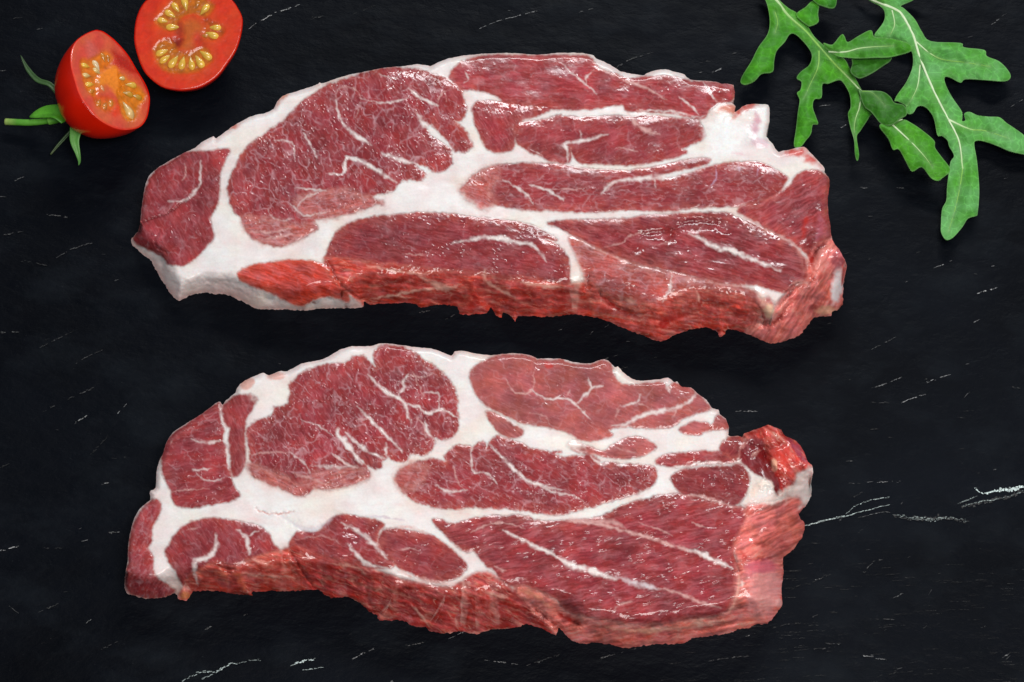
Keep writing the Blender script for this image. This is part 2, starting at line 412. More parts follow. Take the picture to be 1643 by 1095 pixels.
def steak(name, label, group, box, outline, muscles, strokes, blobs, front, back_soft, seed, sp=1.2):
    g = Grid(*box, sp); U, V = g.U, g.V
    px = 0.000213
    jag = 1.6 * fbm(U / 9, V / 9, seed, 3)
    S = g.sdf(smooth(tr(outline.replace('|', ' ')), 2), 60)
    # --- thickness: the trimmed front wall slopes down to the slate, the other edges are rounded
    front_line = tr(outline.split('|')[1] + ' ' + ' '.join(outline.split()[:2]))
    DF, _ = g.line(smooth(front_line, 2, False), 110)
    fr = np.array(front)
    wd = np.interp(g.xs, fr[:, 0], fr[:, 1]); T = np.interp(g.xs, fr[:, 0], fr[:, 2])
    big = fbm(U / 130, V / 110, seed + 1, 2)
    S0 = S; S = S + jag * 0.55 + (1.5 * fbm(U / 5, V / 7, seed + 12, 2) + 1.2 * fbm(U / 14, V / 14, seed + 13, 2)) * (1 - sst(4, 14, DF))
    ts = np.where(S0 >= 0, DF, -DF) / wd[None]; ts = np.where((S0 < 0) & (DF > 30), 1.0, ts)
    kb = np.hanning(13)[1:-1]; kb /= kb.sum()
    for ax in (0, 1): ts = np.apply_along_axis(lambda r: np.convolve(np.pad(r, 5, 'edge'), kb, 'valid'), ax, ts)
    t = np.clip(ts, 0.0, 1.0)
    prof = np.where(ts < 0, 1.25 * ts, np.where(ts < 0.6, 1.25 * ts, 0.75 + 0.25 * (1 - np.clip((1 - ts) / 0.4, 0, 1) ** 2.0)))
    Z = (T[None] + big * 1.2) * prof
    Z += 1.1 * fbm(U / 24, V / 18, seed + 2, 3) * np.sin(t * math.pi)
    Z -= back_soft * np.clip(1 - S / 9.0, 0, 1.6) ** 2 * (0.25 + 0.75 * (t >= 1))
    # --- fat as the ground colour
    f1 = fbm(U / 40, V / 30, seed + 3, 4); f2 = fbm(U / 9, V / 7, seed + 4, 3)
    C = FATC * (1 + 0.08 * f1 + 0.04 * f2)[..., None]
    pk = np.clip(0.10 + 1.1 * fbm(U / 55, V / 38, seed + 5, 3), -0.25, 0.7)[..., None]
    C = C * (1 - pk * np.array([0.06, 0.18, 0.18]))
    yl = np.clip(1.4 * fbm(U / 80, V / 50, seed + 8, 2), 0, 0.5)[..., None]; C = C * (1 - yl * np.array([0.0, 0.02, 0.12]))
    edge = np.clip(1 - S / 7, 0, 1)[..., None] * 0.5
    C = C * (1 - edge * np.array([0.08, 0.30, 0.32]))
    fs = np.clip(1 - t, 0, 1)[..., None]
    C = C * (1 - fs * np.array([0.02, 0.22, 0.26]))
    ff = fbm(U / 45 + 0.25 * f1, V / 4 + U / 30, seed + 14, 2); C = C * (1 + 0.035 * ff)[..., None]
    sm = sst(0.25, 0.6, fbm(U / 26, V / 12, seed + 15, 3))[..., None]; C = C * (1 - 0.5 * sm * np.array([0.03, 0.17, 0.17]))
    Z += 0.38 * fbm(U / 44, V / 34, seed + 3, 2) + 0.02 * f2
    wet = 0.55 + 0.3 * f1
    lab = np.zeros(U.shape, int); best = np.zeros(U.shape)
    wu = 3.2 * fbm(U / 20, V / 20, seed + 6, 2); wv = 3.2 * fbm(U / 20, V / 20, seed + 7, 2)
    sn1 = fbm(U / 7, V / 7, seed + 60, 2); sn2 = fbm(U / 3, V / 3, seed + 61, 1); sn3 = fbm(U / 12, V / 12, seed + 62, 2)
    wsu = 2.6 * fbm(U / 10, V / 10, seed + 63, 2); wsv = 2.6 * fbm(U / 10, V / 10, seed + 64, 2)
    for i, (poly, pal, ang, o) in enumerate(muscles):
        o = dict(dict(fib=.5, marb=.5, ms=26, ew=10, pale=.62, dens=.5, gl=1.0, bulge=.7, an=1.7, rag=1.0, dark=0.0, grow=2.0, be=1.0, soft=0.0, cream=0.8), **o)
        if 'name' in o: o['grow'] += 3.0
        p = smooth(tr(poly), 4)
        sl = g.sl(p, 16); s_ = seed * 31 + i * 7
        u, v = U[sl], V[sl]; d = g.sdf(p, 16)[sl] + o['grow']
        d = d + o['rag'] * (2.2 * fbm(u / 13, v / 13, s_, 2) + 1.2 * fbm(u / 4.5, v / 4.5, s_ + 1, 2))
        m = sst(-5.0, 5.5, d) if 'name' in o else sst(-2.3 - o['soft'], 3.0 + o['soft'], d)
        a = math.radians(ang); ca, sa = math.cos(a), math.sin(a)
        x = (u + wu[sl]) * ca + (v + wv[sl]) * sa; y = -(u + wu[sl]) * sa + (v + wv[sl]) * ca
        b0, b1 = lin(PAL[pal][0]), lin(PAL[pal][1])
        tone = fbm(u / 60, v / 45, s_ + 2, 3); fine = fbm(x / 24, y / 3.0, s_ + 3, 3) if 'name' not in o else fbm(x / 44, y / 5.5, s_ + 3, 3); dot = fbm(x / 6, y / 4, s_ + 4, 2)
        c = b0 * np.exp(0.50 * tone + 0.60 * o['fib'] * fine + 0.16 * dot - o['dark'])[..., None]
        hue = np.clip(0.5 + 1.2 * fbm(u / 30, v / 26, s_ + 5, 2), 0, 1)[..., None]
        c = c * (np.array([1.04, 0.98, 0.80]) * hue + np.array([0.96, 1.0, 1.06]) * (1 - hue))
        # grey-pink sheen along the fibres between bundles, painted into the colour
        veil = np.clip(0.12 + 0.55 * fbm(x / 30, y / 12, s_ + 7, 3) + 0.35 * fine, 0, 0.5) * (0.35 + 0.65 * o['fib'])
        c = c + (lin((204, 138, 146)) - c) * (veil * 0.62)[..., None]
        pf = np.clip(o['pale'] * np.exp(-np.maximum(d, 0) / o['ew']) * (0.55 + 0.9 * fbm(u / 12, v / 12, s_ + 6, 2) + 0.5 * fine), 0, 0.9)
        c = c + (b1 - c) * pf[..., None]
        # marbling: a broken, curving web of fat between the fibre bundles, coarse and fine
        relief = 0
        for sc, wln, st, q in ((o['ms'] * .86, 1.0, 0.55, 0), (o['ms'] * 0.36, 0.75, 0.36, 1)):
            qx = x + sc * 0.34 * fbm(x / (sc * .7), y / (sc * .7), s_ + 50 + q, 2); qy = y + sc * 0.34 * fbm(x / (sc * .7), y / (sc * .7), s_ + 52 + q, 2)
            f_1, f_2, cid = worley(qx / (sc * o['an']), qy / sc, s_ + 10 + q)
            e = (f_2 - f_1) * sc * 0.62
            gate = sst(-0.20, 0.40, fbm(u / (sc * 1.1), v / (sc * 1.1), s_ + 20 + q, 2) + (o['dens'] - 0.5) * 0.8)
            wv_ = wln * (0.45 + 1.1 * gate * (0.6 + 0.9 * fbm(u / 6, v / 6, s_ + 24 + q, 1)))
            ln = np.exp(-(e / np.maximum(wv_, .35)) ** 2) * gate * o['marb'] * st
            c = c + (FATC * np.array([0.78, 0.50, 0.55]) - c) * np.clip(ln * 0.9, 0, 0.85)[..., None]
            c = c * (1 + 0.20 * (cid - 0.5) * (1 if q == 0 else 0.8))[..., None]
            relief = relief + (0.16 if q == 0 else 0.10) * np.clip(e / (sc * 0.3), 0, 1)
        # tiny fat flecks
        fl = sst(0.40, 0.62, fbm(x / 5.5, y / 3.0, s_ + 30, 2)) * sst(-0.1, 0.3, fbm(u / 40, v / 40, s_ + 31, 2)) * o['marb']
        c = c + (FATC * np.array([0.9, 0.68, 0.70]) - c) * (0.5 * fl)[..., None]
        if 'name' in o:   # trimmed, torn surface: cream connective tissue in streaks and patches
            cr = sst(0.10, 0.50, fbm(x / 30, y / 9, s_ + 32, 3)) * 0.55 + sst(0.25, 0.5, fbm(x / 14, y / 5, s_ + 33, 2)) * 0.35
            c = c + (lin((232, 164, 142)) - c) * np.clip(cr * .75 * o['cream'], 0, .7)[..., None]
            for q, (lx, ly) in enumerate(((46, 11), (24, 6))):
                rn = fbm(x / lx + 0.2 * fine, y / ly, s_ + 35 + q, 2)
                c = c + (lin((240, 190, 168)) - c) * (np.exp(-(rn / 0.045) ** 2) * sst(-.1, .3, fbm(u / 30, v / 20, s_ + 37 + q, 2)) * (.5 - .2 * q) * o['cream'])[..., None]
            c = c * np.exp(0.55 * fine + 0.20 * fbm(x / 12, y / 4, s_ + 39, 2))[..., None]
            rd = sst(0.18, 0.5, fbm(u / 26, v / 18, s_ + 34, 2)) * 0.5
            c = c * (1 - rd[..., None] * np.array([0.35, 0.65, 0.6]))
        halo = 0.50 * np.exp(np.minimum(d, 0) / 7.0) * (d < 2) * (0.7 + 0.9 * fbm(u / 16, v / 12, s_ + 8, 2))
        C[sl] = C[sl] * (1 - halo[..., None] * np.array([0.03, 0.20, 0.25]))
        C[sl] = C[sl] + (c - C[sl]) * m[..., None]
        # relief: domed muscle, fibre ridges and wet beads
        cl = sst(-0.22, 0.30, fbm(u / 34, v / 26, s_ + 40, 3))
        bead = np.maximum(pnoise(x / (4.6 * o['be']), y / 3.3, s_ + 41) - 0.24, 0)
        mic = o['gl'] * (0.27 * bead * cl + 0.010 * fbm(u / 5, v / 4, s_ + 42, 1))
        Z[sl] += (0.75 * o['bulge'] * (1 - np.exp(-np.maximum(d, 0) / 13)) - 0.06 * np.exp(-(d / 3.0) ** 2) + (0.35 * relief * o['bulge'] + 0.035 * fine * o['fib']) * min(1.0, o['gl'] ** 1.5) + mic) * m
        if 'name' in o: Z[sl] += m * (0.26 * fbm(x / 50, y / 13, s_ + 43, 2) + 0.07 * fbm(x / 30, y / 4.5, s_ + 44, 2))
        wet[sl] = wet[sl] + ((1.0 if 'name' in o else 0.80) + 0.6 * tone - wet[sl]) * m
        upd = (m > 0.5); L = lab[sl]; L[upd] = i + 1; lab[sl] = L
    gyD, gxD = np.gradient(DF, g.sp); rm = np.maximum(wd[None] - DF, 0) + 9
    jj = np.clip(((U + gxD * rm + 2 * wu - g.xs[0]) / g.sp).astype(int), 0, U.shape[1] - 1); ii = np.clip(((V + gyD * rm - g.ys[0]) / g.sp).astype(int), 0, U.shape[0] - 1)
    named = np.array([False] + ['name' in m_[3] and m_[1] != 'pink' for m_ in muscles])[lab] & (DF < wd[None]) & (S0 > -3)
    top = C[ii, jj]; kk = (0.42 * named * sst(0, 0.25, t) * np.clip(0.75 + 1.0 * sn3, 0, 1.2))[..., None]
    C += (top * np.array([1.05, 0.80, 0.74]) - C) * kk
    for st in strokes:
        pts, w, col, al, dz = (list(st) + [0.0] * 5)[:5]
        p = smooth(tr(pts), 4, False)
        sl = g.sl(p, 26); u = U[sl] + wsu[sl]; v = V[sl] + wsv[sl]
        if u.size == 0: continue
        d2 = np.full(u.shape, 1e9); tt = np.zeros(u.shape)
        seg = np.hypot(*np.diff(p, axis=0).T); cum = np.concatenate([[0], np.cumsum(seg)]); tot = cum[-1] + 1e-9
        for k in range(len(p) - 1):
            a = p[k]; e = p[k + 1] - a; LL = e @ e + 1e-9
            wx = u - a[0]; wy = v - a[1]; t_ = np.clip((wx * e[0] + wy * e[1]) / LL, 0, 1)
            q = (wx - e[0] * t_) ** 2 + (wy - e[1] * t_) ** 2; mk = q < d2
            tt = np.where(mk, (cum[k] + t_ * seg[k]) / tot, tt); d2 = np.where(mk, q, d2)
        D = np.sqrt(d2) + 0.9 * sn1[sl] + 0.6 * sn2[sl]
        ww = w * 0.38 * (0.05 + 0.88 * np.sin(np.clip(tt, 0.01, 0.99) * math.pi) ** 0.8) * (1 + 0.9 * sn3[sl])
        so = 1.0 + 0.24 * w
        mk = (1 - sst(ww - so, ww + so, D)) * al * np.clip(0.9 + 0.7 * sn3[sl] + 0.3 * sn1[sl], 0.3, 1)
        C[sl] += (lin(col) * (1 + 0.10 * f2[sl])[..., None] - C[sl]) * np.clip(mk, 0, 1)[..., None]
        if dz: Z[sl] += dz * np.exp(-(np.maximum(D, 0) / max(w * 0.75, 2)) ** 2) * (1 - sst(20, 26, D))
    for (pts, rx, ry, ang, col, al, dz) in blobs:
        c0 = tr(pts)[0]; a = math.radians(ang)
        x = (U + wu - c0[0]) * math.cos(a) + (V + wv - c0[1]) * math.sin(a); y = -(U + wu - c0[0]) * math.sin(a) + (V + wv - c0[1]) * math.cos(a)
        r = np.hypot(x / rx, y / ry); k = 1 - sst(0.55, 1.15, r + 0.25 * fbm(U / 8, V / 8, seed + 70, 2))
        if col is not None: C += (lin(col) * (1 + 0.12 * f2)[..., None] - C) * (k * al)[..., None]
        if dz: Z += dz * np.exp(-(r * 1.1) ** 2)
    C = np.clip(C, 0.002, 0.9)
    Zm = np.maximum(Z, 0.12) * 0.001
    root = thing(name, label, 'steak', group)
    lab = np.where(S > -4, lab, 0)
    for L, v_, q_, n_, a_, sk in grid_parts(g, S, Zm, lab, {'col': C, 'wet': wet}, Z * 0.001):
        v_, q_, n_, a_ = with_skirt(v_, q_, n_, a_, sk, 0.0001)
        nm = 'fat' if L == 0 else muscles[L - 1][3].get('name', 'muscle')
        o = make_obj(nm, v_, q_, MEAT, root, n_, a_)
    c = np.argwhere(S > 0).mean(0); p0 = at(np.array(g.xs[int(c[1])]), np.array(g.ys[int(c[0])]), np.array(0.0))
    recentre(root, tuple(p0))
    return root

FATW = (238, 226, 222); PKW = (222, 176, 170); DRK = (92, 12, 14); CRM = (238, 184, 166); RD = (170, 28, 22)

OUT1 = '''E 40,350 90,290 105,210 A 110,1090 130,960 150,890 190,840 280,780 400,715 460,690 500,655 585,610 600,628 690,560 770,510 860,470 920,460 980,430 1000,390 1040,345 1100,325 1180,300 1270,268 1280,255 1295,262
B 110,250 210,215 330,190 480,160 600,150 700,135 780,150 830,125 900,100 1000,80 1180,65 1330,65 1500,75 C 140,65 290,60 380,70 420,80 440,100 530,140 600,185 740,210 760,200 830,175 890,170 950,185 1020,205 1060,240 1220,250 1260,265 1340,275 1345,370 1325,390 1355,415 1340,460 1400,415 1450,400 1550,400 1575,420 1575,520 1555,610 1600,660
D 905,460 935,490 960,480 1000,475 1110,450 1140,460 1200,520 1280,610 1280,640 1315,690 1320,740 1305,840 1310,950 H 1325,150 1340,260 1390,330 1430,400 1450,460 1435,530 | H 1425,620 1415,740 1390,780 1340,800 1330,830 1270,835 1210,840 1170,880 1110,960 1040,1000 900,1040 850,1030 770,1000 700,965 640,950 555,930 530,970 490,995 480,960 430,930 350,920 200,955 100,1000 40,1025
G 740,975 650,945 520,885 450,865 310,840 170,850 80,860 F 1500,855 1355,850 1340,890 1320,850 1260,830 1250,865 1210,840 1180,790 1150,830 1050,840 970,835 960,790 840,775 720,795 680,770 540,765 390,775 345,750 340,790 250,800 E 1500,800 1300,800 1200,815 1050,805 880,805 780,755 650,705 600,710 540,695 430,715 370,750 340,740 290,690 250,620 190,520 180,490 120,445 60,390'''
MUS1 = [
 ('A 140,960 200,840 300,780 400,720 560,710 690,700 660,760 625,860 620,960 610,1060 E 605,120 560,200 570,260 585,320 550,380 470,460 410,505 330,515 280,500 265,470 200,430 130,395 60,350 90,290 105,210 115,120', 'lean', 60, dict(marb=.5, ms=24, ew=5, pale=.3, gl=1.6)),
 ('A 740,790 700,870 680,960 E 690,60 720,160 770,205 820,310 900,360 1000,385 1080,370 1180,325 1260,275 1250,240 F 30,210 200,185 320,150 430,110 B 460,1060 400,1000 530,970 570,920 640,895 720,895 740,860 680,800 740,800 810,840 880,830 925,770 900,690 830,640 770,590 760,540 790,530 900,650 960,710 1030,700 1050,660 1000,570 940,510 985,500 1010,450 980,310 900,250 830,215 700,175 480,165 300,210 100,280 A 1150,400 1050,510 930,590 800,690', 'lean', 62, dict(marb=.95, ms=30, dens=.72, an=1.5, gl=2.3, ew=9, pale=.55, rag=1.5)),
 ('B 910,210 950,150 1050,100 1180,80 1400,80 1640,80 C 290,80 390,90 460,170 560,200 640,235 740,225 900,215 1060,250 1220,258 1335,282 1338,370 1230,395 1180,440 1160,480 1080,490 950,460 800,450 640,440 600,400 400,430 130,430 0,415 B 1640,420 1450,410 1280,385 1210,340 1100,310 1040,300 980,300 920,230', 'lean', 4, dict(marb=.45, ms=22, an=2.4, dens=.5, fib=.8, pale=.5, dark=-.14, gl=.5)),
 ('B 1060,430 1090,390 1150,380 1300,395 1450,415 1560,440 1400,500 1345,540 1340,640 1310,700 1220,715 1150,690 1110,600 1075,520', 'lean', 60, dict(marb=.4, ms=20, pale=.6, ew=8, dark=-.1)),
 ('B 1340,590 1360,530 1500,510 1640,470 C 200,480 400,490 560,478 660,490 800,480 1080,505 1120,530 1150,600 1120,640 1000,690 1025,720 900,760 700,795 560,795 400,790 330,780 280,720 270,690 255,780 130,770 60,720 0,690 B 1520,740 1440,715 1360,660', 'lean', -20, dict(marb=.45, ms=24, fib=.5, pale=.5, ew=10, gl=.6)),
 ('B 990,960 1060,880 1200,810 1400,790 1640,800 C 300,820 600,840 720,830 900,800 1050,765 1165,760 1180,778 1100,812 850,868 D 150,680 400,605 550,575 700,565 820,580 940,640 1000,690 950,770 850,850 700,880 G 1300,130 1100,135 900,158 650,150 400,165 100,150 F 1640,150 1400,150 1200,110 1080,60 1010,10', 'lean', 0, dict(marb=.75, ms=24, an=2.2, dens=.62, fib=.6, gl=.6, ew=11, pale=.6)),
 ('D 960,790 1050,700 1130,645 1250,645 1310,700 1318,750 1300,850 1305,950 1328,1090 H 1290,270 1190,370 1165,360 1080,300 930,220 780,120 640,40 D 700,895 840,860', 'lean', -28, dict(marb=.25, ms=18, fib=.9, gl=.8, bulge=.5, be=1.5, grow=4)),
 ('G 120,240 300,220 600,215 750,190 1000,180 1200,170 1310,180 1400,220 1550,300 H 700,120 850,190 1000,270 1080,330 1160,450 1165,540 1060,600 1000,650 900,640 780,600 550,590 300,550 150,520 0,460 G 1200,620 950,560 720,510 500,430 330,340 200,270', 'lean', 14, dict(marb=.3, ms=22, an=2.6, fib=.9, dens=.4, dark=.16, gl=.55, be=1.5)),
 ('F 90,480 110,410 160,310 230,250 350,210 600,180 830,175 1100,205 1380,240 1500,280 1610,350 G 100,340 190,390 250,470 262,560 240,650 F 1450,620 1200,600 950,570 700,545 500,540 380,510 250,490 130,478', 'lean', 12, dict(marb=.35, ms=22, fib=.7, dens=.42, dark=.10, gl=1.7)),
 ('E 750,590 800,530 950,500 1100,485 1220,490 1330,520 1400,570 1430,640 1480,750 1400,730 1300,720 1180,775 1120,775 1050,740 950,690 830,650', 'orange', 18, dict(marb=.2, fib=1.0, ms=20, pale=.5, ew=6, gl=.6)),
 ('F 90,490 250,490 380,515 700,550 950,575 1200,605 1450,625 1640,655 G 240,660 380,650 500,760 650,830 700,1010 300,980 F 1640,930 900,900 420,880 350,770 290,715 200,650', 'orange', 6, dict(name='trimmed_side', marb=.35, fib=1.0, ms=20, an=2.6, pale=.5, ew=4, gl=.7, bulge=.3)),
 ('G 260,340 330,350 500,440 720,520 950,570 1200,630 1450,670 1520,740 H 860,700 900,760 840,890 700,960 G 1000,900 700,830 520,760 400,680 350,560 300,440', 'soft', 8, dict(marb=.7, ms=22, an=2.0, dens=.75, fib=.9, pale=.6, gl=.8, bulge=.4, soft=2)),
 ('G 390,640 450,690 560,760 640,800 760,790 880,750 1000,690 1200,690 1400,720 H 760,760 800,880 740,1060 G 1300,1200 800,1080 500,960 430,800', 'orange', 10, dict(name='trimmed_side', marb=.5, ms=18, fib=1.0, pale=.5, gl=.8, bulge=.3, dens=.55)),
 ('H 1180,390 1250,310 1340,265 1410,340 1470,450 1450,600 1430,760 1340,820 1220,850 1170,900 1110,980 1040,1020 900,1060 800,1030 700,970 800,900 900,880 920,780 1060,620 1165,560', 'pink', -55, dict(name='end_flap', marb=.4, fib=.9, ms=22, pale=.5, gl=.8, bulge=1.0, cream=.5)),
 ('E 770,215 820,310 900,360 1000,385 1080,370 1180,325 1255,275 1230,245 1120,250 1000,215 880,200', 'soft', 4, dict(marb=.8, ms=13, an=2.6, dens=.7, fib=1.0, soft=4, gl=.6, bulge=.2, rag=1.6)),
 ('F 20,205 200,185 320,150 440,105 B 450,1050 330,1000 230,960 60,980 -60,1000 -100,1060', 'soft', -8, dict(marb=.8, ms=13, an=2.4, dens=.75, fib=1.0, soft=5, gl=.6, bulge=.2, rag=1.8)),
 ('B 985,965 1060,880 1180,815 1230,870 1180,950 1200,1040 1130,1090 1060,1050', 'soft', 20, dict(marb=.7, ms=13, dens=.6, fib=.8, soft=6, gl=.7, bulge=.2, rag=1.8)),
]
STR1 = [('A 395,790 400,860 380,900', 3, PKW, .7), ('A 500,770 500,850 490,940 400,1030 290,1040', 5, FATW, .75), ('E 110,240 200,205 270,185 400,90', 3, DRK, .6, -.7), ('E 225,290 200,380 280,440', 3, DRK, .5, -.5),
 ('B 640,300 720,360 830,410', 6, FATW, .95), ('B 690,455 750,540 850,620 920,690', 9, FATW, 1), ('B 200,520 260,580 330,630 390,665', 8, FATW, 1), ('B 160,370 170,310 220,285 290,300 320,350 320,420 290,490', 2.4, PKW, .8),
 ('B 160,370 180,470 210,530', 3.4, FATW, .9), ('B 310,360 400,380 480,390 650,360', 3.4, FATW, .8), ('B 220,740 340,780 450,850 560,915', 8, FATW, .95), ('B 220,750 210,850 120,860', 5, FATW, .8), ('A 1170,580 1240,700 1270,760', 3.4, FATW, .8),
 ('A 980,640 1100,650 1120,760', 2.8, FATW, .7), ('A 1120,950 1230,960 1330,970', 3.2, FATW, .8), ('A 1350,860 1440,850 1460,750 1560,780', 6, FATW, .9), ('B 820,400 870,310 890,380', 2.6, PKW, .8), ('B 460,720 600,770 700,800', 7, FATW, .95),
 ('B 440,200 540,230 590,190', 2.4, FATW, .7), ('E 1090,110 1150,170 1200,190 1350,160', 4, FATW, .7), ('E 940,150 1000,220 1120,210', 3, FATW, .5), ('A 1130,1080 1200,1010 1330,960', 4, FATW, .7), ('E 830,290 960,300 1100,270', 5, PKW, .7), ('E 900,350 1000,330 1120,310', 5, PKW, .7),
 ('C 210,130 260,180 370,270 440,330', 3.6, FATW, .8), ('C 370,270 380,210 420,170', 3.6, FATW, .75), ('B 1010,180 1030,240 1000,260', 3.4, FATW, .75), ('C 460,170 650,250 760,290 900,370', 6, PKW, .8), ('C 980,350 1070,420 1110,470', 4.6, FATW, .8),
 ('C 640,450 720,550 850,600', 8, PKW, .85), ('C 1140,250 1190,330 1230,380', 4, FATW, .7), ('C 700,440 950,450 1080,485 1165,475', 4.5, FATW, .8), ('C 250,780 245,700 230,660 340,640 510,600', 7, FATW, .9), ('C 340,640 330,570', 3, FATW, .6), ('C 580,680 710,710', 2.6, PKW, .7),
 ('B 1260,900 1400,980 1460,1060', 5, FATW, .85), ('C 140,960 350,960', 2.6, PKW, .7), ('C 0,930 100,960 220,1030', 5, FATW, .85), ('C 470,990 560,910 850,880 1000,850 1150,810 1230,780', 9, FATW, .95), ('C 560,910 500,970', 3, PKW, .7), ('C 820,890 830,950', 2.4, FATW, .7), ('D 460,590 465,680 430,740', 3.4, (206, 170, 196), .7), ('D 640,580 640,640', 3, (206, 170, 196), .6), ('D 800,590 770,660', 3.4, (206, 170, 196), .6),
 ('D 960,780 1010,720 1060,660', 8, FATW, .9), ('H 580,50 720,110 850,190 1000,260 1090,330 1160,450', 7, PKW, .85), ('H 260,210 350,250 450,310 580,340 680,385 780,420 950,490', 10, FATW, 1, .3), ('G 820,390 930,360', 3.4, PKW, .7), ('G 490,390 610,370 640,330 760,300', 3, PKW, .6),
 ('G 710,400 730,330 830,310 930,300', 9, (104, 26, 36), .5, -.9), ('G 925,320 950,270 1050,240 1200,240 1290,270', 11, (108, 26, 34), .55, -1.5), ('F 930,370 1060,345 1170,330 1300,360 1440,380 1510,440 1540,490', 8, FATW, .85), ('F 1170,335 1260,340 1330,360', 10, FATW, .9), ('F 600,440 740,450', 3, PKW, .7),
 ('F 720,590 800,640 900,670 960,650', 12, CRM, .8, .3), ('F 390,740 560,710 700,680 920,660', 5, CRM, .85, .3), ('F 1140,550 1150,620 1280,700 1340,730', 7, CRM, .8), ('F 1380,630 1500,650 1640,660 G 230,660', 8, CRM, .7), ('F 360,520 600,560 760,580', 5, CRM, .6), ('G 385,580 375,650', 9, DRK, .9, -2), ('G 450,700 560,790 650,830', 6, RD, .85, -.8),
 ('F 110,500 200,650 330,740', 4, DRK, .7, -.8), ('H 1175,340 1185,440 1170,530', 11, RD, .9, -2.2), ('H 1190,370 1240,330 1320,265', 9, DRK, .85, -2), ('H 930,750 1000,680 1080,600 1200,575', 6, DRK, .75, -1.6), ('H 820,900 900,880 980,800 1020,730', 7, (130, 30, 26), .8, -1.6),
 ('H 1150,80 1130,160 1120,240', 12, (184, 40, 30), .8, -.5), ('H 1215,270 1250,180 1240,60', 14, (176, 92, 108), .6, .6), ('H 1060,300 1110,400 1120,540', 9, (196, 128, 120), .5), ('H 1040,590 1120,580 1170,600', 10, (226, 170, 160), .6, .6), ('H 780,660 830,760 850,820', 12, CRM, .7, .5), ('H 320,640 340,730', 5, CRM, .6), ('G 930,580 920,680 870,760', 7, FATW, .75), ('G 590,720 700,770', 12, CRM, .6), ('G 870,870 960,860 1050,830', 12, RD, .7, -.4), ('G 520,770 640,840 760,830', 5, DRK, .5),
 ('D 470,190 540,150 600,200 560,260', 16, (214, 122, 96), .85, .5), ('D 600,230 680,150 780,125', 16, (204, 70, 52), .85), ('D 760,180 770,280 740,380', 16, (206, 140, 158), .75, .8), ('D 960,510 1080,480 1190,540 1260,610', 22, (206, 70, 60), .9, .3), ('A 690,560 760,530', 10, (212, 96, 70), .7), ('A 1000,410 1030,360 1080,335', 12, (214, 130, 96), .8), ('D 590,490 680,510', 6, (232, 176, 186), .6)]
BLB1 = [('H 1375,600', 10, 34, 8, (250, 232, 232), .95, 1.2), ('H 1390,400', 12, 24, 20, (170, 84, 96), .7, 1.0), ('H 1240,420', 10, 26, 20, (232, 150, 140), .7, .8), ('D 520,360', 34, 34, 0, (248, 244, 242), .8, 1.6), ('D 800,420', 18, 10, 10, (228, 196, 204), .8, 1.2), ('G 1180,420', 90, 26, 16, None, 0, -.8), ('H 1300,790', 20, 8, 0, (240, 184, 150), .7, 0), ('F 1060,760', 16, 14, 0, RD, .5, -.6), ('H 860,790', 10, 12, 0, (240, 204, 170), .8, .6), ('G 880,900', 10, 8, 0, RD, .8, -.4)]
steak('pork_steak', 'raw marbled pork neck steak lying nearer the tomato halves and rocket leaves', 'pork steaks', (196, 70, 1372, 560), OUT1, MUS1, STR1, BLB1,
      [(200, 30, 9), (290, 32, 10), (380, 42, 13), (560, 48, 15), (620, 62, 18), (900, 62, 18), (1000, 74, 18), (1180, 74, 18), (1280, 64, 18), (1370, 60, 17)], 1.6, 3)

OUT2 = '''e 45,690 42,600 60,500 65,380 90,260 120,180 160,130 210,90 205,50 a 215,972 245,955 250,860 265,790 290,740 305,690 320,650 360,590 450,530 560,460 640,400 670,390 685,410 710,380 770,330 780,300 830,250 920,210 960,200 990,215 1070,185 1110,190 1200,140 1300,120 1380,95 1450,50 1530,25
b 270,65 380,65 420,55 480,45 560,55 720,75 790,80 850,100 920,130 940,100 1000,95 1060,110 1180,125 1320,110 1440,125 1490,150 c 50,65 200,65 300,90 400,95 440,80 490,68 530,90 560,125 580,115 610,150 670,195 740,210 860,200 910,190 950,220 970,215 1000,250 1060,255 1100,290 1160,335 1200,390 1240,400 1250,430 1290,460 1310,520 1305,570 1330,575
d 860,232 900,242 910,215 1040,170 1090,150 1130,165 1190,190 1220,235 1300,270 1360,350 1390,430 1420,450 1430,500 1415,600 1420,630 | d 1415,690 1370,760 1320,815 1330,860 1360,870 h 1365,130 1340,210 1280,290 1210,345 1205,400 1205,520 1190,600 1200,680 1190,720 1140,790 1080,850 1000,855 940,885 890,885 820,915 650,945 520,960 480,985 380,1005 280,1000 130,1020 80,1030
g 1020,1025 960,1005 830,990 740,995 680,970 630,920 600,890 580,940 500,900 390,870 300,895 150,905 60,935 f 1240,925 1180,915 1060,930 980,910 960,890 880,880 780,840 650,845 640,810 590,790 520,730 450,690 400,690 330,695 260,650 240,640 200,645 80,650 e 1240,685 1130,690 880,695 885,720 830,715 750,710 650,690 560,690 490,695 450,760 390,735 370,705 300,735 180,740 80,715'''
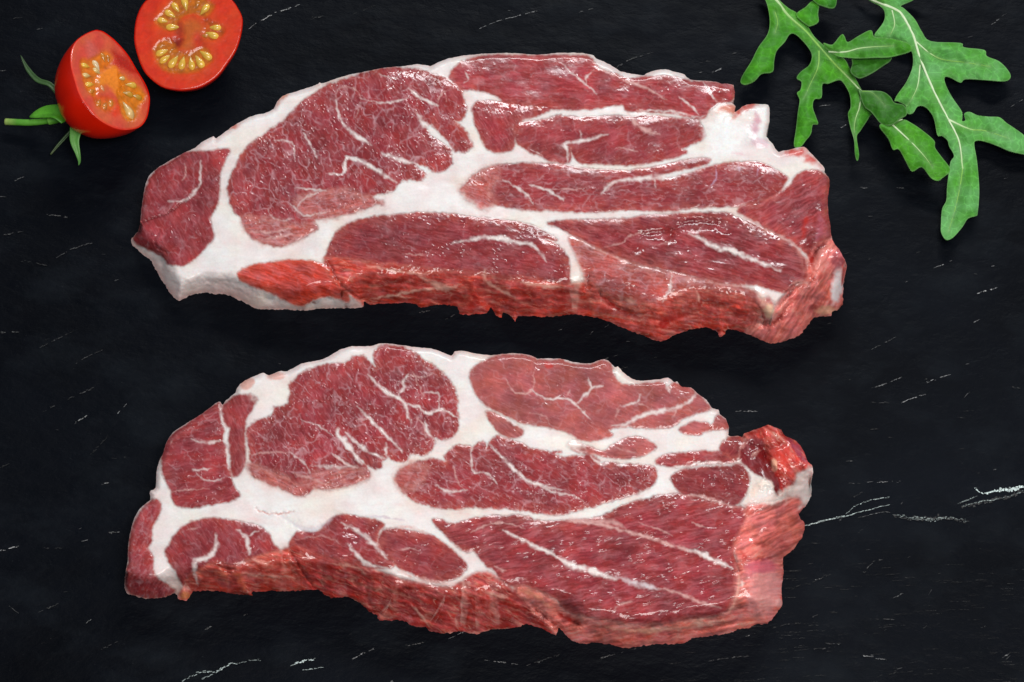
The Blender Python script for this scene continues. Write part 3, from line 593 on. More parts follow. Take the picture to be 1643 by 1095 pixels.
MUS2 = [
 ('a 665,400 590,440 450,540 350,610 305,690 288,780 295,870 345,970 360,1040 400,1075 470,1085 600,1065 720,1045 790,1015 790,990 760,950 740,880 715,800 712,680 690,640 700,560 675,480', 'lean', -10, dict(marb=.6, ms=26, pale=.25, gl=1.9)),
 ('a 690,430 740,370 820,345 910,360 880,430 840,500 830,560 830,700 825,800 800,860 760,880 742,840 740,760 725,650 740,560 700,550 685,500', 'lean', 70, dict(marb=.3, ms=22, pale=.3, dark=.05)),
 ('a 840,580 900,520 1010,480 1030,430 1110,410 1130,350 1130,290 1180,220 1300,160 1420,140 1500,130 b 320,125 390,180 430,210 410,130 440,80 500,60 600,75 700,130 830,220 920,310 950,400 960,530 955,620 880,675 810,665 800,720 740,780 650,770 620,820 550,815 510,780 490,790 460,830 450,860 400,865 340,820 310,800 380,900 320,950 200,985 80,1000 0,985 a 1280,960 1220,1005 1150,990 1080,955 950,910 880,860 875,770 850,640', 'lean', 62, dict(marb=.95, ms=28, dens=.66, an=1.5, gl=2.4, ew=10, pale=.55, rag=1.5)),
 ('b 1045,270 1060,210 1140,160 1200,135 1320,120 1440,135 1500,158 1640,158 c 210,78 300,103 400,105 480,80 530,105 580,220 700,240 860,222 910,250 960,228 1060,262 1100,300 1190,390 1100,420 1000,460 940,510 800,520 600,510 520,540 540,570 400,605 330,590 250,550 100,510 0,490 b 1500,580 1400,575 1300,530 1220,490 1130,440 1080,370', 'brown', 20, dict(marb=.5, ms=27, dens=.5, fib=.35, pale=.5, gl=.75)),
 ('b 1150,510 1180,500 1250,530 1380,610 1370,650 1330,670 1250,640 1190,580', 'brown', 35, dict(marb=.2, fib=.6, dark=.1)),
 ('b 560,930 600,870 700,830 800,810 880,830 885,780 930,730 1030,720 1050,760 1080,710 1130,700 1155,730 1180,680 1230,665 1300,680 1360,700 1450,740 1560,760 1640,762 c 150,680 230,715 400,700 470,755 530,745 600,765 650,760 760,770 820,790 835,840 800,900 700,950 500,1010 320,1060 150,1090 g 300,110 f 1280,100 1100,110 960,80 870,50 830,10 b 600,1020', 'lean', 30, dict(marb=.85, ms=26, dens=.66, fib=.5, gl=2.0, ew=10, pale=.6, rag=1.4)),
 ('c 550,630 640,590 720,580 800,620 830,650 790,680 700,710 600,720 500,710 420,690 330,680 250,640 290,610 400,650 480,680', 'brown', 5, dict(marb=.2, fib=.6, ms=18, pale=.5)),
 ('c 830,740 900,700 1100,680 1250,680 1330,700 1360,730 1300,752 1150,755 1000,770 900,770', 'lean', -6, dict(marb=.3, fib=.8, pale=.5, dark=-.1)),
 ('c 935,840 1000,800 1150,780 1300,770 1380,760 1430,820 1440,880 1420,950 1350,1030 1250,1010 1100,980 1000,950 950,890', 'lean', 10, dict(marb=.25, fib=.4, gl=2.4, dark=.22, pale=.3)),
 ('c 1250,650 1320,580 1400,590 1380,700 1330,720', 'lean', -60, dict(marb=.1, dark=.3)),
 ('c 985,530 1060,490 1140,485 1200,500 1240,440 1290,470 1305,520 1200,530 1130,545 1120,560 1050,560', 'brown', 10, dict(marb=.1, pale=.3)),
 ('f 1010,200 1060,185 1130,210 1300,170 1500,155 1640,165 g 450,190 600,190 800,180 900,150 1050,80 1200,40 c 830,970 1000,960 1200,1010 1350,1040 d 900,770 940,850 920,950 870,1050 h 900,150 850,260 830,330 860,440 860,530 855,640 800,740 750,790 600,830 450,830 380,870 200,870 g 1100,880 960,860 850,840 700,800 620,760 580,700 440,650 340,630 240,590 180,510 120,480 50,390 f 1200,380', 'lean', -12, dict(marb=.22, ms=20, an=2.8, fib=.9, dens=.35, gl=2.4, pale=.45, be=3.2)),
 ('f 650,330 660,280 720,240 800,250 900,265 1000,290 1100,360 1180,430 1220,490 1190,540 1100,580 1000,590 880,540 760,480 680,400', 'lean', 18, dict(marb=.25, fib=.5, gl=1.2, dark=.05)),
 ('f 65,380 80,300 130,260 250,260 300,200 360,160 430,150 560,170 680,210 650,260 640,330 700,420 740,490 600,500 480,480 350,450 200,410', 'lean', 25, dict(marb=.4, ms=22, gl=1.1)),
 ('e 310,430 340,380 400,290 480,240 600,215 760,230 900,260 980,310 1020,390 1060,430 1000,460 850,490 750,530 640,550 520,690 420,640 380,560 330,490', 'lean', 55, dict(marb=.45, ms=24, ew=7, pale=.45)),
 ('e 210,100 270,110 270,180 220,270 215,360 190,410 225,460 230,580 330,660 370,690 300,730 180,735 60,690 50,600 70,480 70,380 110,230', 'lean', -65, dict(marb=.55, ms=14, pale=.6, ew=6, dark=-.1)),
 ('e 430,690 520,580 640,520 760,540 900,490 1060,440 1130,440 1250,640 1300,740 480,800', 'orange', 10, dict(name='trimmed_side', marb=.35, fib=1.0, ms=18, gl=.8, bulge=.4)),
 ('f 70,390 200,420 350,460 480,490 600,520 750,570 900,610 1100,640 1200,600 1300,540 1400,560 1520,660 g 330,650 450,780 585,870 590,1000 f 1400,1010 900,1000 500,800 200,720', 'red', 22, dict(name='trimmed_side', marb=.35, fib=1.1, ms=22, an=2.4, gl=.8, bulge=.3, pale=.5)),
 ('g 340,640 440,660 570,720 620,780 700,820 850,850 960,870 1100,890 1350,880 h 450,840 750,800 860,650 870,530 870,440 900,390 1230,370 1260,700 1100,920 500,1040 0,1080 g 600,1000 590,900 480,800', 'pink', -8, dict(name='trimmed_side', marb=.35, fib=1.0, ms=20, gl=.8, bulge=.4, dark=-.05, cream=.45)),
 ('d 940,770 1100,750 1300,710 1340,760 1400,870 1420,1000 h 1280,330 1200,350 930,380 860,330 860,240 900,150 950,60', 'pink', -25, dict(name='end_flap', marb=.2, fib=1.0, ms=22, gl=.8, bulge=1.2, dark=.08, pale=.3, cream=.25)),
 ('d 1060,330 900,225 1090,130 1230,210 1370,330 1420,440 1300,500 1260,600 1190,680 1200,560 1110,480 1080,400', 'red', 50, dict(name='end_flap', marb=.45, fib=.4, ms=12, gl=1.4, bulge=1.6, dark=-.12)),
 ('d 870,330 930,270 1040,270 1060,340 1100,420 1120,500 1190,560 1210,650 1170,680 1090,560 1000,520 900,430', 'deep', 60, dict(marb=.15, fib=.4, gl=1.6, bulge=.3)),
 ('a 860,800 880,860 950,910 1080,955 1150,990 1215,1005 1220,960 1100,890 980,840', 'soft', 25, dict(marb=.6, ms=13, an=2.4, dens=.6, fib=1.0, soft=5, gl=.7, bulge=.2, rag=1.6)),
 ('b -60,960 0,985 80,1000 200,985 320,950 380,905 300,870 150,880 20,900', 'soft', -12, dict(marb=.7, ms=12, an=2.6, dens=.7, fib=1.0, soft=5, gl=.7, bulge=.2, rag=1.6)),
 ('b 555,930 600,870 700,830 760,880 720,960 640,1010 590,1015', 'soft', 10, dict(marb=.6, ms=13, dens=.6, fib=.8, soft=6, gl=.7, bulge=.2, rag=1.8)),
]
STR2 = [('a 665,410 690,540 710,590 700,640 715,680 720,760 725,830', 8, FATW, .9), ('a 700,640 560,660 480,630', 5, FATW, .7), ('a 480,840 620,830', 3.4, FATW, .7), ('a 340,980 500,970 600,960', 2.6, PKW, .7), ('a 345,660 350,640', 3, PKW, .5), ('a 510,850 560,900 640,910 700,880', 2.4, FATW, .6),
 ('b 370,250 480,360 560,400 620,460 640,540 660,570', 7, FATW, .95), ('b 300,460 400,560 460,620 520,680 600,760', 6, FATW, .9), ('b 180,600 170,640 240,720 290,790 330,840', 10, FATW, 1), ('b 640,250 600,300 610,340 570,380', 5, FATW, .8), ('b 960,535 860,485 760,510 700,460 620,450', 6, FATW, .9), ('b 830,480 835,380 740,370', 3.4, FATW, .8), ('b 380,540 300,550', 3, PKW, .7),
 ('b 750,560 760,620 800,670', 7, FATW, .95), ('b 690,530 740,590 750,670', 4, PKW, .7), ('b 490,700 490,780', 6, FATW, .8), ('b 220,630 330,730 420,780 480,800', 6, FATW, .85), ('b 140,770 230,840 300,870', 5, FATW, .8), ('b 660,230 720,350 740,400', 3, PKW, .7), ('b 640,260 740,270 800,240', 3, PKW, .7), ('a 1460,560 1440,600 1500,680 1560,740', 7, FATW, .9), ('a 1400,600 1300,540 1200,510', 2.6, FATW, .6), ('a 1130,720 1230,800 1260,860', 4, FATW, .7), ('a 880,740 1000,720 1130,720', 4, PKW, .6), ('a 1420,740 1500,800 1620,830', 3, PKW, .7), ('b 0,850 150,860 300,850', 6, FATW, .5), ('a 1150,860 1280,900 1380,940', 6, PKW, .6),
 ('c 0,270 120,330 230,325 310,375 400,460', 4.4, FATW, .85), ('c 310,370 380,290 410,260 480,240', 5.5, FATW, .85), ('c 410,260 380,190', 3.4, FATW, .75), ('c 230,325 265,270', 2.6, PKW, .7), ('c 540,510 620,500 700,460 800,420 960,390 1070,330 1090,290', 9, FATW, .9), ('c 600,380 700,350 730,300', 4.6, FATW, .8), ('c 700,350 780,385', 3, PKW, .7), ('c 560,460 580,400 600,370', 3, PKW, .6), ('b 1280,280 1340,370 1450,355 1460,230', 3.2, PKW, .75), ('c 900,230 920,290', 6, FATW, .8), ('c 990,360 940,450', 3, PKW, .7), ('b 1250,515 1330,570 1400,610', 7, FATW, .9), ('c 0,420 100,440 130,500', 3, PKW, .4),
 ('b 1150,690 1260,800 1350,890 1440,960 1640,1010', 7, FATW, .9), ('b 1050,740 1060,880 1150,900 1220,970', 3.6, FATW, .8), ('b 820,980 900,1020 1020,1010', 5, FATW, .75), ('b 930,840 960,960 1010,1010', 3, PKW, .7), ('c 0,870 80,910 190,950 300,970 350,1010', 4.6, FATW, .8), ('c 400,700 470,760 530,740', 6, FATW, .8), ('c 590,770 650,745', 7, FATW, .7), ('c 700,680 600,660 560,640', 3, PKW, .5), ('d 430,680 600,690 800,760 900,770', 6, PKW, .8), ('c 860,790 1000,775 1200,745 1330,770', 6, FATW, .8),
 ('g 620,185 760,200 900,220 1050,260 1200,300 1330,345 1450,380 1640,450', 7, PKW, .9), ('h 480,290 560,310 680,370 820,430', 9, FATW, .95, .2), ('g 640,180 800,190 960,200 1040,240', 12, PKW, .75), ('g 230,250 330,300 450,360 560,410 640,465', 8, FATW, .95), ('g 600,430 680,480 780,505 830,520 900,550 980,575', 14, FATW, 1, .25), ('g 980,560 1060,585 1130,610 1260,635', 11, (216, 200, 202), 1, .25), ('g 20,270 130,215 260,205 380,240', 3.6, PKW, .8), ('h 260,580 420,620 580,690 740,730', 6, PKW, .8), ('h 520,90 640,130', 3.4, PKW, .7), ('h 120,90 300,150 370,190', 3, PKW, .6), ('g 960,780 1000,740 1080,720', 5, PKW, .6), ('g 180,490 250,520', 5, PKW, .7), ('g 100,230 100,280 80,330', 3, DRK, .3),
 ('f 400,200 500,250 600,330 700,440', 9, FATW, .8), ('f 440,340 540,450 600,480 700,500', 9, FATW, .85), ('f 700,245 800,225 900,245 1000,285', 5, PKW, .8), ('f 760,510 900,570 1050,600 1150,600', 9, PKW, .85), ('f 780,380 860,370 920,390', 3, PKW, .6), ('f 440,260 520,300 470,330', 9, (110, 26, 34), .6, -.7), ('f 100,310 280,290 400,340', 3, PKW, .4),
 ('e 640,320 645,400 590,470 500,510 520,640', 10, FATW, .85), ('e 780,290 840,340 860,450', 8, FATW, .85), ('e 860,330 920,290', 3.4, FATW, .8), ('e 450,290 540,270', 3, PKW, .5), ('e 900,150 1000,185 1150,170', 3, (206, 110, 90), .8, -.4), ('f 560,155 700,165 820,190', 5, (190, 160, 180), .5), ('f 10,160 180,250 280,220 360,160', 10, (206, 196, 204), .6, -.5),
 ('e 880,480 960,510 1000,500', 8, CRM, .7, .4), ('e 760,580 800,600 830,690', 14, (222, 110, 80), .8, 1.0), ('e 640,560 700,590 720,640', 12, (222, 120, 96), .8, .8), ('e 700,540 760,545', 5, DRK, .8, -.8), ('e 820,570 950,590 1150,600', 6, CRM, .5), ('f 70,400 130,500 230,640', 4, DRK, .8, -1), ('f 280,500 270,600', 5, DRK, .35, -.5), ('f 580,600 570,680 600,760', 8, DRK, .4, -.8), ('f 330,470 480,490 560,540', 6, CRM, .5), ('f 780,640 900,640 1050,670', 4, DRK, .5, -.4), ('f 860,740 940,830 980,890', 5, CRM, .6, .3), ('f 1150,830 1170,900', 6, CRM, .6), ('f 1340,650 1500,700', 7, CRM, .6), ('f 560,520 700,550 760,580', 8, (122, 24, 34), .5), ('f 1290,560 1400,620 1490,660', 8, (140, 36, 44), .6), ('f 1060,930 1300,920 1500,895', 4, CRM, .6),
 ('g 430,760 520,830 600,895', 6, DRK, .95, -2.4), ('g 600,790 650,830 740,860', 14, (170, 22, 14), .9, -1.0), ('g 690,850 740,870', 9, (60, 4, 6), .9, -1.2), ('g 340,650 430,670 560,770', 12, (236, 158, 130), .7, .4), ('g 900,880 1000,905 1200,912 1400,885', 8, (242, 178, 150), .6, .3), ('g 1300,900 1500,880 1640,870', 8, CRM, .7), ('h 400,900 550,850 760,830', 6, CRM, .75, .4), ('h 360,880 450,870 560,860', 8, (206, 70, 50), .7), ('h 540,900 700,880 850,840', 5, (190, 90, 80), .6, -.6), ('h 0,980 200,950 330,930', 7, (196, 60, 46), .6),
 ('h 830,330 870,440 830,460', 5, DRK, .7, -.8), ('h 920,375 1050,365 1200,352', 5, (168, 50, 66), .8, -.8), ('h 870,480 860,640 790,770', 6, (232, 180, 160), .7), ('h 880,300 910,340 890,420', 9, (208, 70, 60), .8), ('h 890,530 900,570', 8, (244, 214, 204), .9, .4),
 ('d 920,740 980,650 1060,580 1120,600', 16, (238, 214, 200), .95, 1.0), ('d 930,740 1060,730 1180,700 1290,620 1380,520', 20, (242, 216, 206), .95, .8), ('d 1400,470 1410,560 1390,680 1330,780', 18, (246, 226, 220), .95, .8), ('d 1140,500 1190,560 1195,660', 10, (180, 30, 20), .95, -1.4), ('d 1060,340 1080,420 1110,480', 10, (116, 14, 14), .9, -2.0), ('d 910,235 1000,210 1060,200', 7, (150, 36, 30), .8), ('d 870,400 890,310 950,270', 6, (206, 140, 132), .7, .5), ('d 960,390 1030,340', 5, (200, 150, 140), .7, .5), ('d 1060,310 1120,320 1200,300', 6, (140, 30, 30), .6, -1.0), ('d 1240,260 1330,350 1380,440', 16, (150, 66, 92), .7, .4), ('d 1080,240 1110,280', 16, (196, 92, 76), .8, 1.0), ('d 1040,600 1100,590 1130,640', 9, (244, 226, 214), .8, .6)]
BLB2 = [('h 1060,600', 30, 50, 10, (248, 178, 176), .55, .8), ('h 1050,420', 30, 12, 0, (220, 96, 116), .75, -.3), ('h 950,450', 10, 14, 0, (200, 110, 120), .4, 0), ('h 1170,690', 8, 8, 0, (240, 180, 176), .7, .8), ('d 1180,400', 20, 24, 0, (214, 66, 52), .6, 1.0), ('d 1135,450', 5, 12, 0, (244, 190, 160), .8, .8), ('h 1240,60', 40, 34, 0, None, 0, 1.2), ('e 440,720', 10, 8, 0, (222, 140, 90), .7, 0), ('b 1560,190', 8, 6, 0, (196, 50, 40), .8, 0), ('b 1640,700', 40, 11, 8, (246, 234, 226), .8, .4), ('f 1000,420', 30, 18, 20, None, 0, -.6), ('a 980,330', 30, 20, -20, (240, 230, 224), .6, .6), ('a 850,270', 14, 9, -30, (214, 140, 120), .7, 0), ('a 1040,220', 16, 8, -10, (222, 160, 146), .7, .6)]
steak('pork_steak', 'raw marbled pork neck steak with dark red folded end, beyond the other from tomatoes', 'pork steaks', (186, 540, 1318, 1050), OUT2, MUS2, STR2, BLB2,
      [(190, 34, 11), (300, 50, 14), (440, 54, 16), (500, 62, 17), (600, 78, 18), (820, 82, 18), (960, 54, 17), (1150, 54, 16), (1230, 60, 17), (1320, 60, 16)], 1.8, 11)

# ------------------------------------------------------------------ tubes and sepals
def tube(name, pts, radii, mat, parent, col, n=8, flat=1.0):
    """tapered tube through world points"""
    p = smooth(np.array(pts, float), 5, False); r = np.interp(np.linspace(0, 1, len(p)), np.linspace(0, 1, len(radii)), radii)
    V, C = [], []
    cols = np.array([lin(c) for c in col]); cc = np.stack([np.interp(np.linspace(0, 1, len(p)), np.linspace(0, 1, len(cols)), cols[:, k]) for k in range(3)], 1)
    for i in range(len(p)):
        d = p[min(i + 1, len(p) - 1)] - p[max(i - 1, 0)]; d /= np.linalg.norm(d) + 1e-12
        s = np.cross(d, [0, 0, 1.0]); s /= np.linalg.norm(s) + 1e-9; t = np.cross(s, d)
        for k in range(n):
            a = 2 * math.pi * k / n; V.append(p[i] + r[i] * (math.cos(a) * s + math.sin(a) * t * flat)); C.append(cc[i])
    F = []
    for i in range(len(p) - 1):
        for k in range(n):
            a = i * n + k; b = i * n + (k + 1) % n; F.append([a, b, b + n, a + n])
    F.append(list(range(n))[::-1]); F.append([(len(p) - 1) * n + k for k in range(n)])
    return make_obj(name, np.array(V), F, mat, parent, attrs={'col': np.array(C)})

# ------------------------------------------------------------------ tomato halves
def tomato(label, outline, n_cam, depth, locules, seeds, core, z0, seed, skin_col, ring_col, stem=False):
    n = n_cam[0] * RIGHT + n_cam[1] * UP + n_cam[2] * BACK; n = n / np.linalg.norm(n)
    o2 = smooth(tr(outline), 4); cpx = o2.mean(0)
    z = z0
    for it in range(8):          # let the round side rest on the slate
        p0 = at(cpx[0:1], cpx[1:2], np.array([z]))[0]
        rim = on_plane(o2[:, 0], o2[:, 1], p0, n); c = rim.mean(0)
        th = np.linspace(0, math.pi / 2, 15)
        body = np.array([c + (rim - c) * math.cos(t) ** 0.85 - n * depth * math.sin(t) for t in th[:-1]] + [np.repeat([c - n * depth], len(rim), 0)])
        z -= body[..., 2].min() - 0.0001
    root = thing('tomato_half', label, 'tomato')
    m = len(rim); nr = len(th) - 1
    V = np.concatenate([body[:nr].reshape(-1, 3), [c - n * depth]]); F = []
    for i in range(nr - 1):
        for k in range(m): F.append([i * m + k, i * m + (k + 1) % m, (i + 1) * m + (k + 1) % m, (i + 1) * m + k])
    for k in range(m): F.append([(nr - 1) * m + k, (nr - 1) * m + (k + 1) % m, nr * m])
    ctr = V.mean(0)
    f0 = F[0]; nn = np.cross(V[f0[1]] - V[f0[0]], V[f0[2]] - V[f0[1]])
    if nn @ (V[f0[0]] - c) < 0: F = [f[::-1] for f in F]
    tone = fbm(V[:, 0] * 90, V[:, 1] * 90 + V[:, 2] * 60, seed, 3)
    make_obj('skin', V, F, SKIN, root, attrs={'col': lin(skin_col) * np.exp(0.22 * tone)[:, None]})
    # cut face
    lo = o2.min(0) - 6; hi = o2.max(0) + 6; g = Grid(lo[0], lo[1], hi[0], hi[1], 0.9); U, V_ = g.U, g.V
    S = g.sdf(o2, 40); wall = lin(ring_col)
    t1 = fbm(U / 18, V_ / 18, seed + 1, 3); t2 = fbm(U / 4, V_ / 4, seed + 2, 2)
    C = wall * np.exp(0.22 * t1 + 0.06 * t2)[..., None]
    orn = np.clip(0.35 + 1.2 * fbm(U / 30, V_ / 30, seed + 9, 2), 0, 1)[..., None]; C = C * (1 + orn * np.array([0.05, 0.75, 0.10]))
    H = 0.10 * t1 + 0.008 * t2 - 0.5 * np.clip(1 - S / 3, 0, 1) ** 2
    rim_k = np.clip(1 - S / 4, 0, 1)[..., None]; C = C + (lin(skin_col) - C) * rim_k * 0.7
    for (pts, col, dz, soft) in core:
        d = g.sdf(smooth(tr(pts), 4), 30) + 2 * fbm(U / 7, V_ / 7, seed + 3, 2); k = sst(-soft, soft, d)
        C += (lin(col) * np.exp(0.18 * t2 + 0.2 * t1)[..., None] - C) * k[..., None]; H += dz * k
    for (pts, col, dz) in locules:
        d = g.sdf(smooth(tr(pts), 4), 30) + 1.6 * fbm(U / 6, V_ / 6, seed + 4, 2); k = sst(-4.0, 4.0, d)
        gel = lin(col) * np.exp(0.55 * fbm(U / 8, V_ / 8, seed + 5, 2))[..., None]
        C += (gel - C) * k[..., None]; H += (-dz + 0.16 * fbm(U / 8, V_ / 8, seed + 6, 2)) * k
    for (sx, sy, ang, L, col) in seeds:      # gel clears round each seed
        k = np.exp(-((U - sx) ** 2 + (V_ - sy) ** 2) / (L * 0.62) ** 2); C += (lin((214, 128, 30)) - C) * ((0.42 if stem else 0.18) * k)[..., None]; H += 0.12 * k
    # grid on the cut plane
    gy, gx = np.gradient(S, g.sp); gl = np.maximum(np.hypot(gx, gy), .35); out = S <= 0; mv = np.clip(-S, 0, 2.2 * g.sp) / gl
    Uu = np.where(out, U + gx / gl * mv, U); Vv = np.where(out, V_ + gy / gl * mv, V_)
    P = on_plane(Uu, Vv, c, n) + n * (H * 0.001)[..., None] + n * 0.0001
    ins = ~out; cell = ins[:-1, :-1] | ins[1:, :-1] | ins[:-1, 1:] | ins[1:, 1:]
    idx = np.arange(U.size).reshape(U.shape)
    q = np.stack([idx[:-1, :-1][cell], idx[1:, :-1][cell], idx[1:, 1:][cell], idx[:-1, 1:][cell]], 1)
    us, inv = np.unique(q, return_inverse=True)
    fl = make_obj('flesh', P.reshape(-1, 3)[us], inv.reshape(q.shape), FLESH, root, attrs={'col': np.clip(C, 0.003, .9).reshape(-1, 3)[us]})
    # seeds: teardrops lying in the gel
    r2 = np.random.default_rng(seed)
    for (sx, sy, ang, L, col) in seeds:
        a = math.radians(ang)
        e1 = on_plane(np.array([sx + math.cos(a)]), np.array([sy + math.sin(a)]), c, n)[0] - on_plane(np.array([sx]), np.array([sy]), c, n)[0]
        sc = np.linalg.norm(e1); e1 /= sc; e2 = np.cross(n, e1); pos = on_plane(np.array([sx]), np.array([sy]), c, n)[0] - n * 0.0005
        Vs, Fs, Cs = [], [], []; ns, nt = 9, 8; LL = L * 0.000213 * (1.45 if stem else 1.05)
        for i in range(ns):
            t = i / (ns - 1); w = 0.30 * LL * (math.sin(math.pi * min(t * 1.02, 1)) ** 0.6) * (1.18 - 0.85 * t)
            if i in (0, ns - 1): w = 0.02 * LL
            for k in range(nt):
                b = 2 * math.pi * k / nt
                Vs.append(pos + e1 * (t - 0.42) * LL + e2 * math.cos(b) * w + n * math.sin(b) * w * 0.8 + n * 0.0003 * math.sin(t * 2.5))
                Cs.append(lin(col) * (1 - 0.35 * t + 0.06 * r2.normal()) * np.array([1, 0.95, 0.8 + 0.3 * math.sin(b)]))
        for i in range(ns - 1):
            for k in range(nt): Fs.append([i * nt + k, i * nt + (k + 1) % nt, (i + 1) * nt + (k + 1) % nt, (i + 1) * nt + k])
        Fs.append(list(range(nt))[::-1]); Fs.append([(ns - 1) * nt + k for k in range(nt)])
        make_obj('seed', np.array(Vs), Fs, SEED, fl, attrs={'col': np.clip(np.array(Cs), .01, .9)})
    return root, c, n

def rad_seeds(pts, centre, col, L):
    out = []; c = tr(centre)[0]
    for i, p in enumerate(tr(pts)):
        out.append((p[0], p[1], math.degrees(math.atan2(c[1] - p[1], c[0] - p[0])), L * (0.9 + 0.2 * ((i * 37) % 10) / 10), col))
    return out
YEL = (240, 196, 70); PYL = (226, 196, 120)
seeds2 = rad_seeds('Q 435,655 528,690 630,705 735,712 828,690 903,615 400,580', 'Q 690,470', YEL, 26) + rad_seeds('Q 410,225 515,300 490,150 555,75 660,30 885,95 1005,305 970,390', 'Q 720,300', YEL, 24) + rad_seeds('Q 395,515 800,45 890,395 500,570', 'Q 700,400', (204, 128, 40), 16)
tom2, c2, n2 = tomato('cherry tomato half without stalk, cut face up showing seeds', 'Q 190,60 130,200 108,350 110,480 150,640 210,780 290,870 400,950 520,985 650,995 800,970 920,915 1030,830 1130,700 1220,560 1270,420 1295,280 1290,180 1240,80 1190,10 1100,-80 950,-140 800,-165 600,-165 420,-110 280,-30',
    (0.03, 0.16, 0.98), 0.0165,
    [('Q 330,230 400,150 480,60 560,-40 700,-70 860,-20 980,60 940,150 870,190 760,150 640,190 580,260 560,320 470,335 380,290', (176, 88, 10), .35), ('Q 325,520 450,430 540,470 600,560 700,580 800,540 870,520 940,580 965,660 900,720 780,790 640,805 480,795 380,725 330,620', (176, 88, 10), .35), ('Q 860,200 960,230 1090,300 1080,380 1000,430 900,430 850,380 880,300', (176, 58, 10), .3)],
    seeds2, [('Q 640,230 760,200 850,260 860,340 780,390 770,470 760,540 680,560 600,530 610,470 640,400 600,330', (190, 88, 28), .1, 11), ('Q 480,470 560,430 640,440 600,520 540,520', (130, 24, 10), -.3, 6), ('Q 560,250 640,300 620,420 560,400', (160, 30, 14), -.2, 8), ('Q 800,380 880,430 860,510 780,470', (176, 34, 14), -.2, 8)],
    0.018, 21, (200, 20, 4), (208, 44, 16))
recentre(tom2, tuple(np.array([c2[0], c2[1], 0.0])))

seeds1 = [tuple(x) for x in [(p[0], p[1], a, L, col) for p, a, L, col in zip(tr('J 560,430 568,495 588,555 602,600 632,425 635,465 678,370 712,380 806,515 872,560 850,620 910,640 850,735 650,680 690,700 730,680 670,580 650,545'),
    [20, 10, 0, -20, 60, 40, 70, 80, 170, 185, 200, 200, 240, -60, -70, -80, 60, 50], [13, 13, 14, 12, 16, 13, 13, 11, 12, 17, 16, 15, 24, 14, 14, 14, 13, 12],
    [YEL, PYL, YEL, (214, 140, 40), (238, 214, 160), PYL, (212, 140, 46), (204, 128, 40), PYL, YEL, (206, 156, 44), (206, 156, 44), (232, 196, 120), (210, 128, 40), (206, 130, 50), (214, 140, 50), (236, 170, 110), (232, 160, 96)])]]
tom1, c1, n1 = tomato('cherry tomato half with green stalk and sepals, tipped on its side', 'J 620,200 560,225 500,270 468,340 465,430 490,530 520,620 570,700 640,780 720,830 800,855 880,850 930,830 965,780 980,720 985,640 960,560 900,460 840,360 760,270 690,215 650,200',
    (0.69, 0.41, 0.60), 0.0225,
    [('J 530,400 600,390 690,340 740,380 720,440 650,500 640,600 620,640 560,560', (212, 104, 14), .5), ('J 780,480 850,530 930,580 960,640 920,700 890,790 820,780 790,700 770,620 790,560', (208, 112, 16), .5), ('J 620,640 700,640 760,690 720,740 640,700', (206, 70, 24), .4)],
    seeds1, [('J 690,450 760,440 800,540 810,640 790,660 740,600 700,560 650,560 620,530', (236, 132, 34), .2, 5), ('J 570,270 620,300 650,390 580,380', (206, 92, 80), .1, 7), ('J 740,330 850,400 900,480 830,470 770,420', (178, 34, 24), -.1, 6), ('J 700,640 780,680 800,740 740,760', (214, 54, 28), 0, 5)],
    0.014, 22, (232, 30, 4), (206, 70, 54), True)
pole = c1 - n1 * 0.0225
GR = (64, 128, 30)
def wp(s, zs):
    p = tr(s); return [at(np.array([a[0]]), np.array([a[1]]), np.array([z]))[0] for a, z in zip(p, zs)]
GREEN = mat_attr('calyx_green', 0.45, 0.4, 500, 0.0002, 0.14)
stm = tube('stem', wp('J 36,802 120,806 200,808 290,800 335,790', [.0035, .004, .0045, .0055, .0065]), [.00125, .0012, .0012, .00115, .0015], GREEN, tom1, [(150, 170, 90), (84, 150, 44), (90, 156, 50), (84, 150, 44), (70, 140, 34)])
tube('stem', wp('J 318,796 360,785 410,765', [.0065, .007, .008]), [.0016, .0018, .0018], GREEN, tom1, [(110, 170, 64), (70, 136, 34), (60, 120, 30)])
def sepal(s, zs, widths, cols):
    c = smooth(np.array(wp(s, zs)), 5, False); w = np.interp(np.linspace(0, 1, len(c)), np.linspace(0, 1, len(widths)), widths)
    V, F, C = [], [], []; cc = np.array([lin(x) for x in cols]); cc = np.stack([np.interp(np.linspace(0, 1, len(c)), np.linspace(0, 1, len(cc)), cc[:, k]) for k in range(3)], 1)
    for i in range(len(c)):
        d = c[min(i + 1, len(c) - 1)] - c[max(i - 1, 0)]; d /= np.linalg.norm(d); sd = np.cross(d, [0, 0, 1.0]); sd /= np.linalg.norm(sd)
        for k, (x, h) in enumerate(((-1, 0.35), (-.5, .08), (0, -.12), (.5, .08), (1, .35))):
            V.append(c[i] + sd * x * w[i] + np.array([0, 0, h * w[i]])); C.append(cc[i] * (1.12 if k == 2 else 1.0))
    for i in range(len(c) - 1):
        for k in range(4): a = i * 5 + k; F.append([a, a + 1, a + 6, a + 5])
    o = make_obj('sepal', np.array(V), F, GREEN, tom1, attrs={'col': np.array(C)})
    md = o.modifiers.new('thickness', 'SOLIDIFY'); md.thickness = 0.0004; md.offset = 0
sepal('J 400,640 330,560 250,530 185,460 136,366', [.012, .013, .012, .0105, .009], [.0010, .0009, .0010, .0008, .0001], [(52, 84, 40), (60, 92, 46), (54, 84, 42), (60, 80, 50)])
sepal('J 440,790 380,745 300,745 230,760 195,772', [.010, .011, .009, .0075, .006], [.0026, .0030, .0026, .0014, .0002], [(60, 130, 24), (76, 150, 30), (86, 158, 40), (70, 130, 34)])
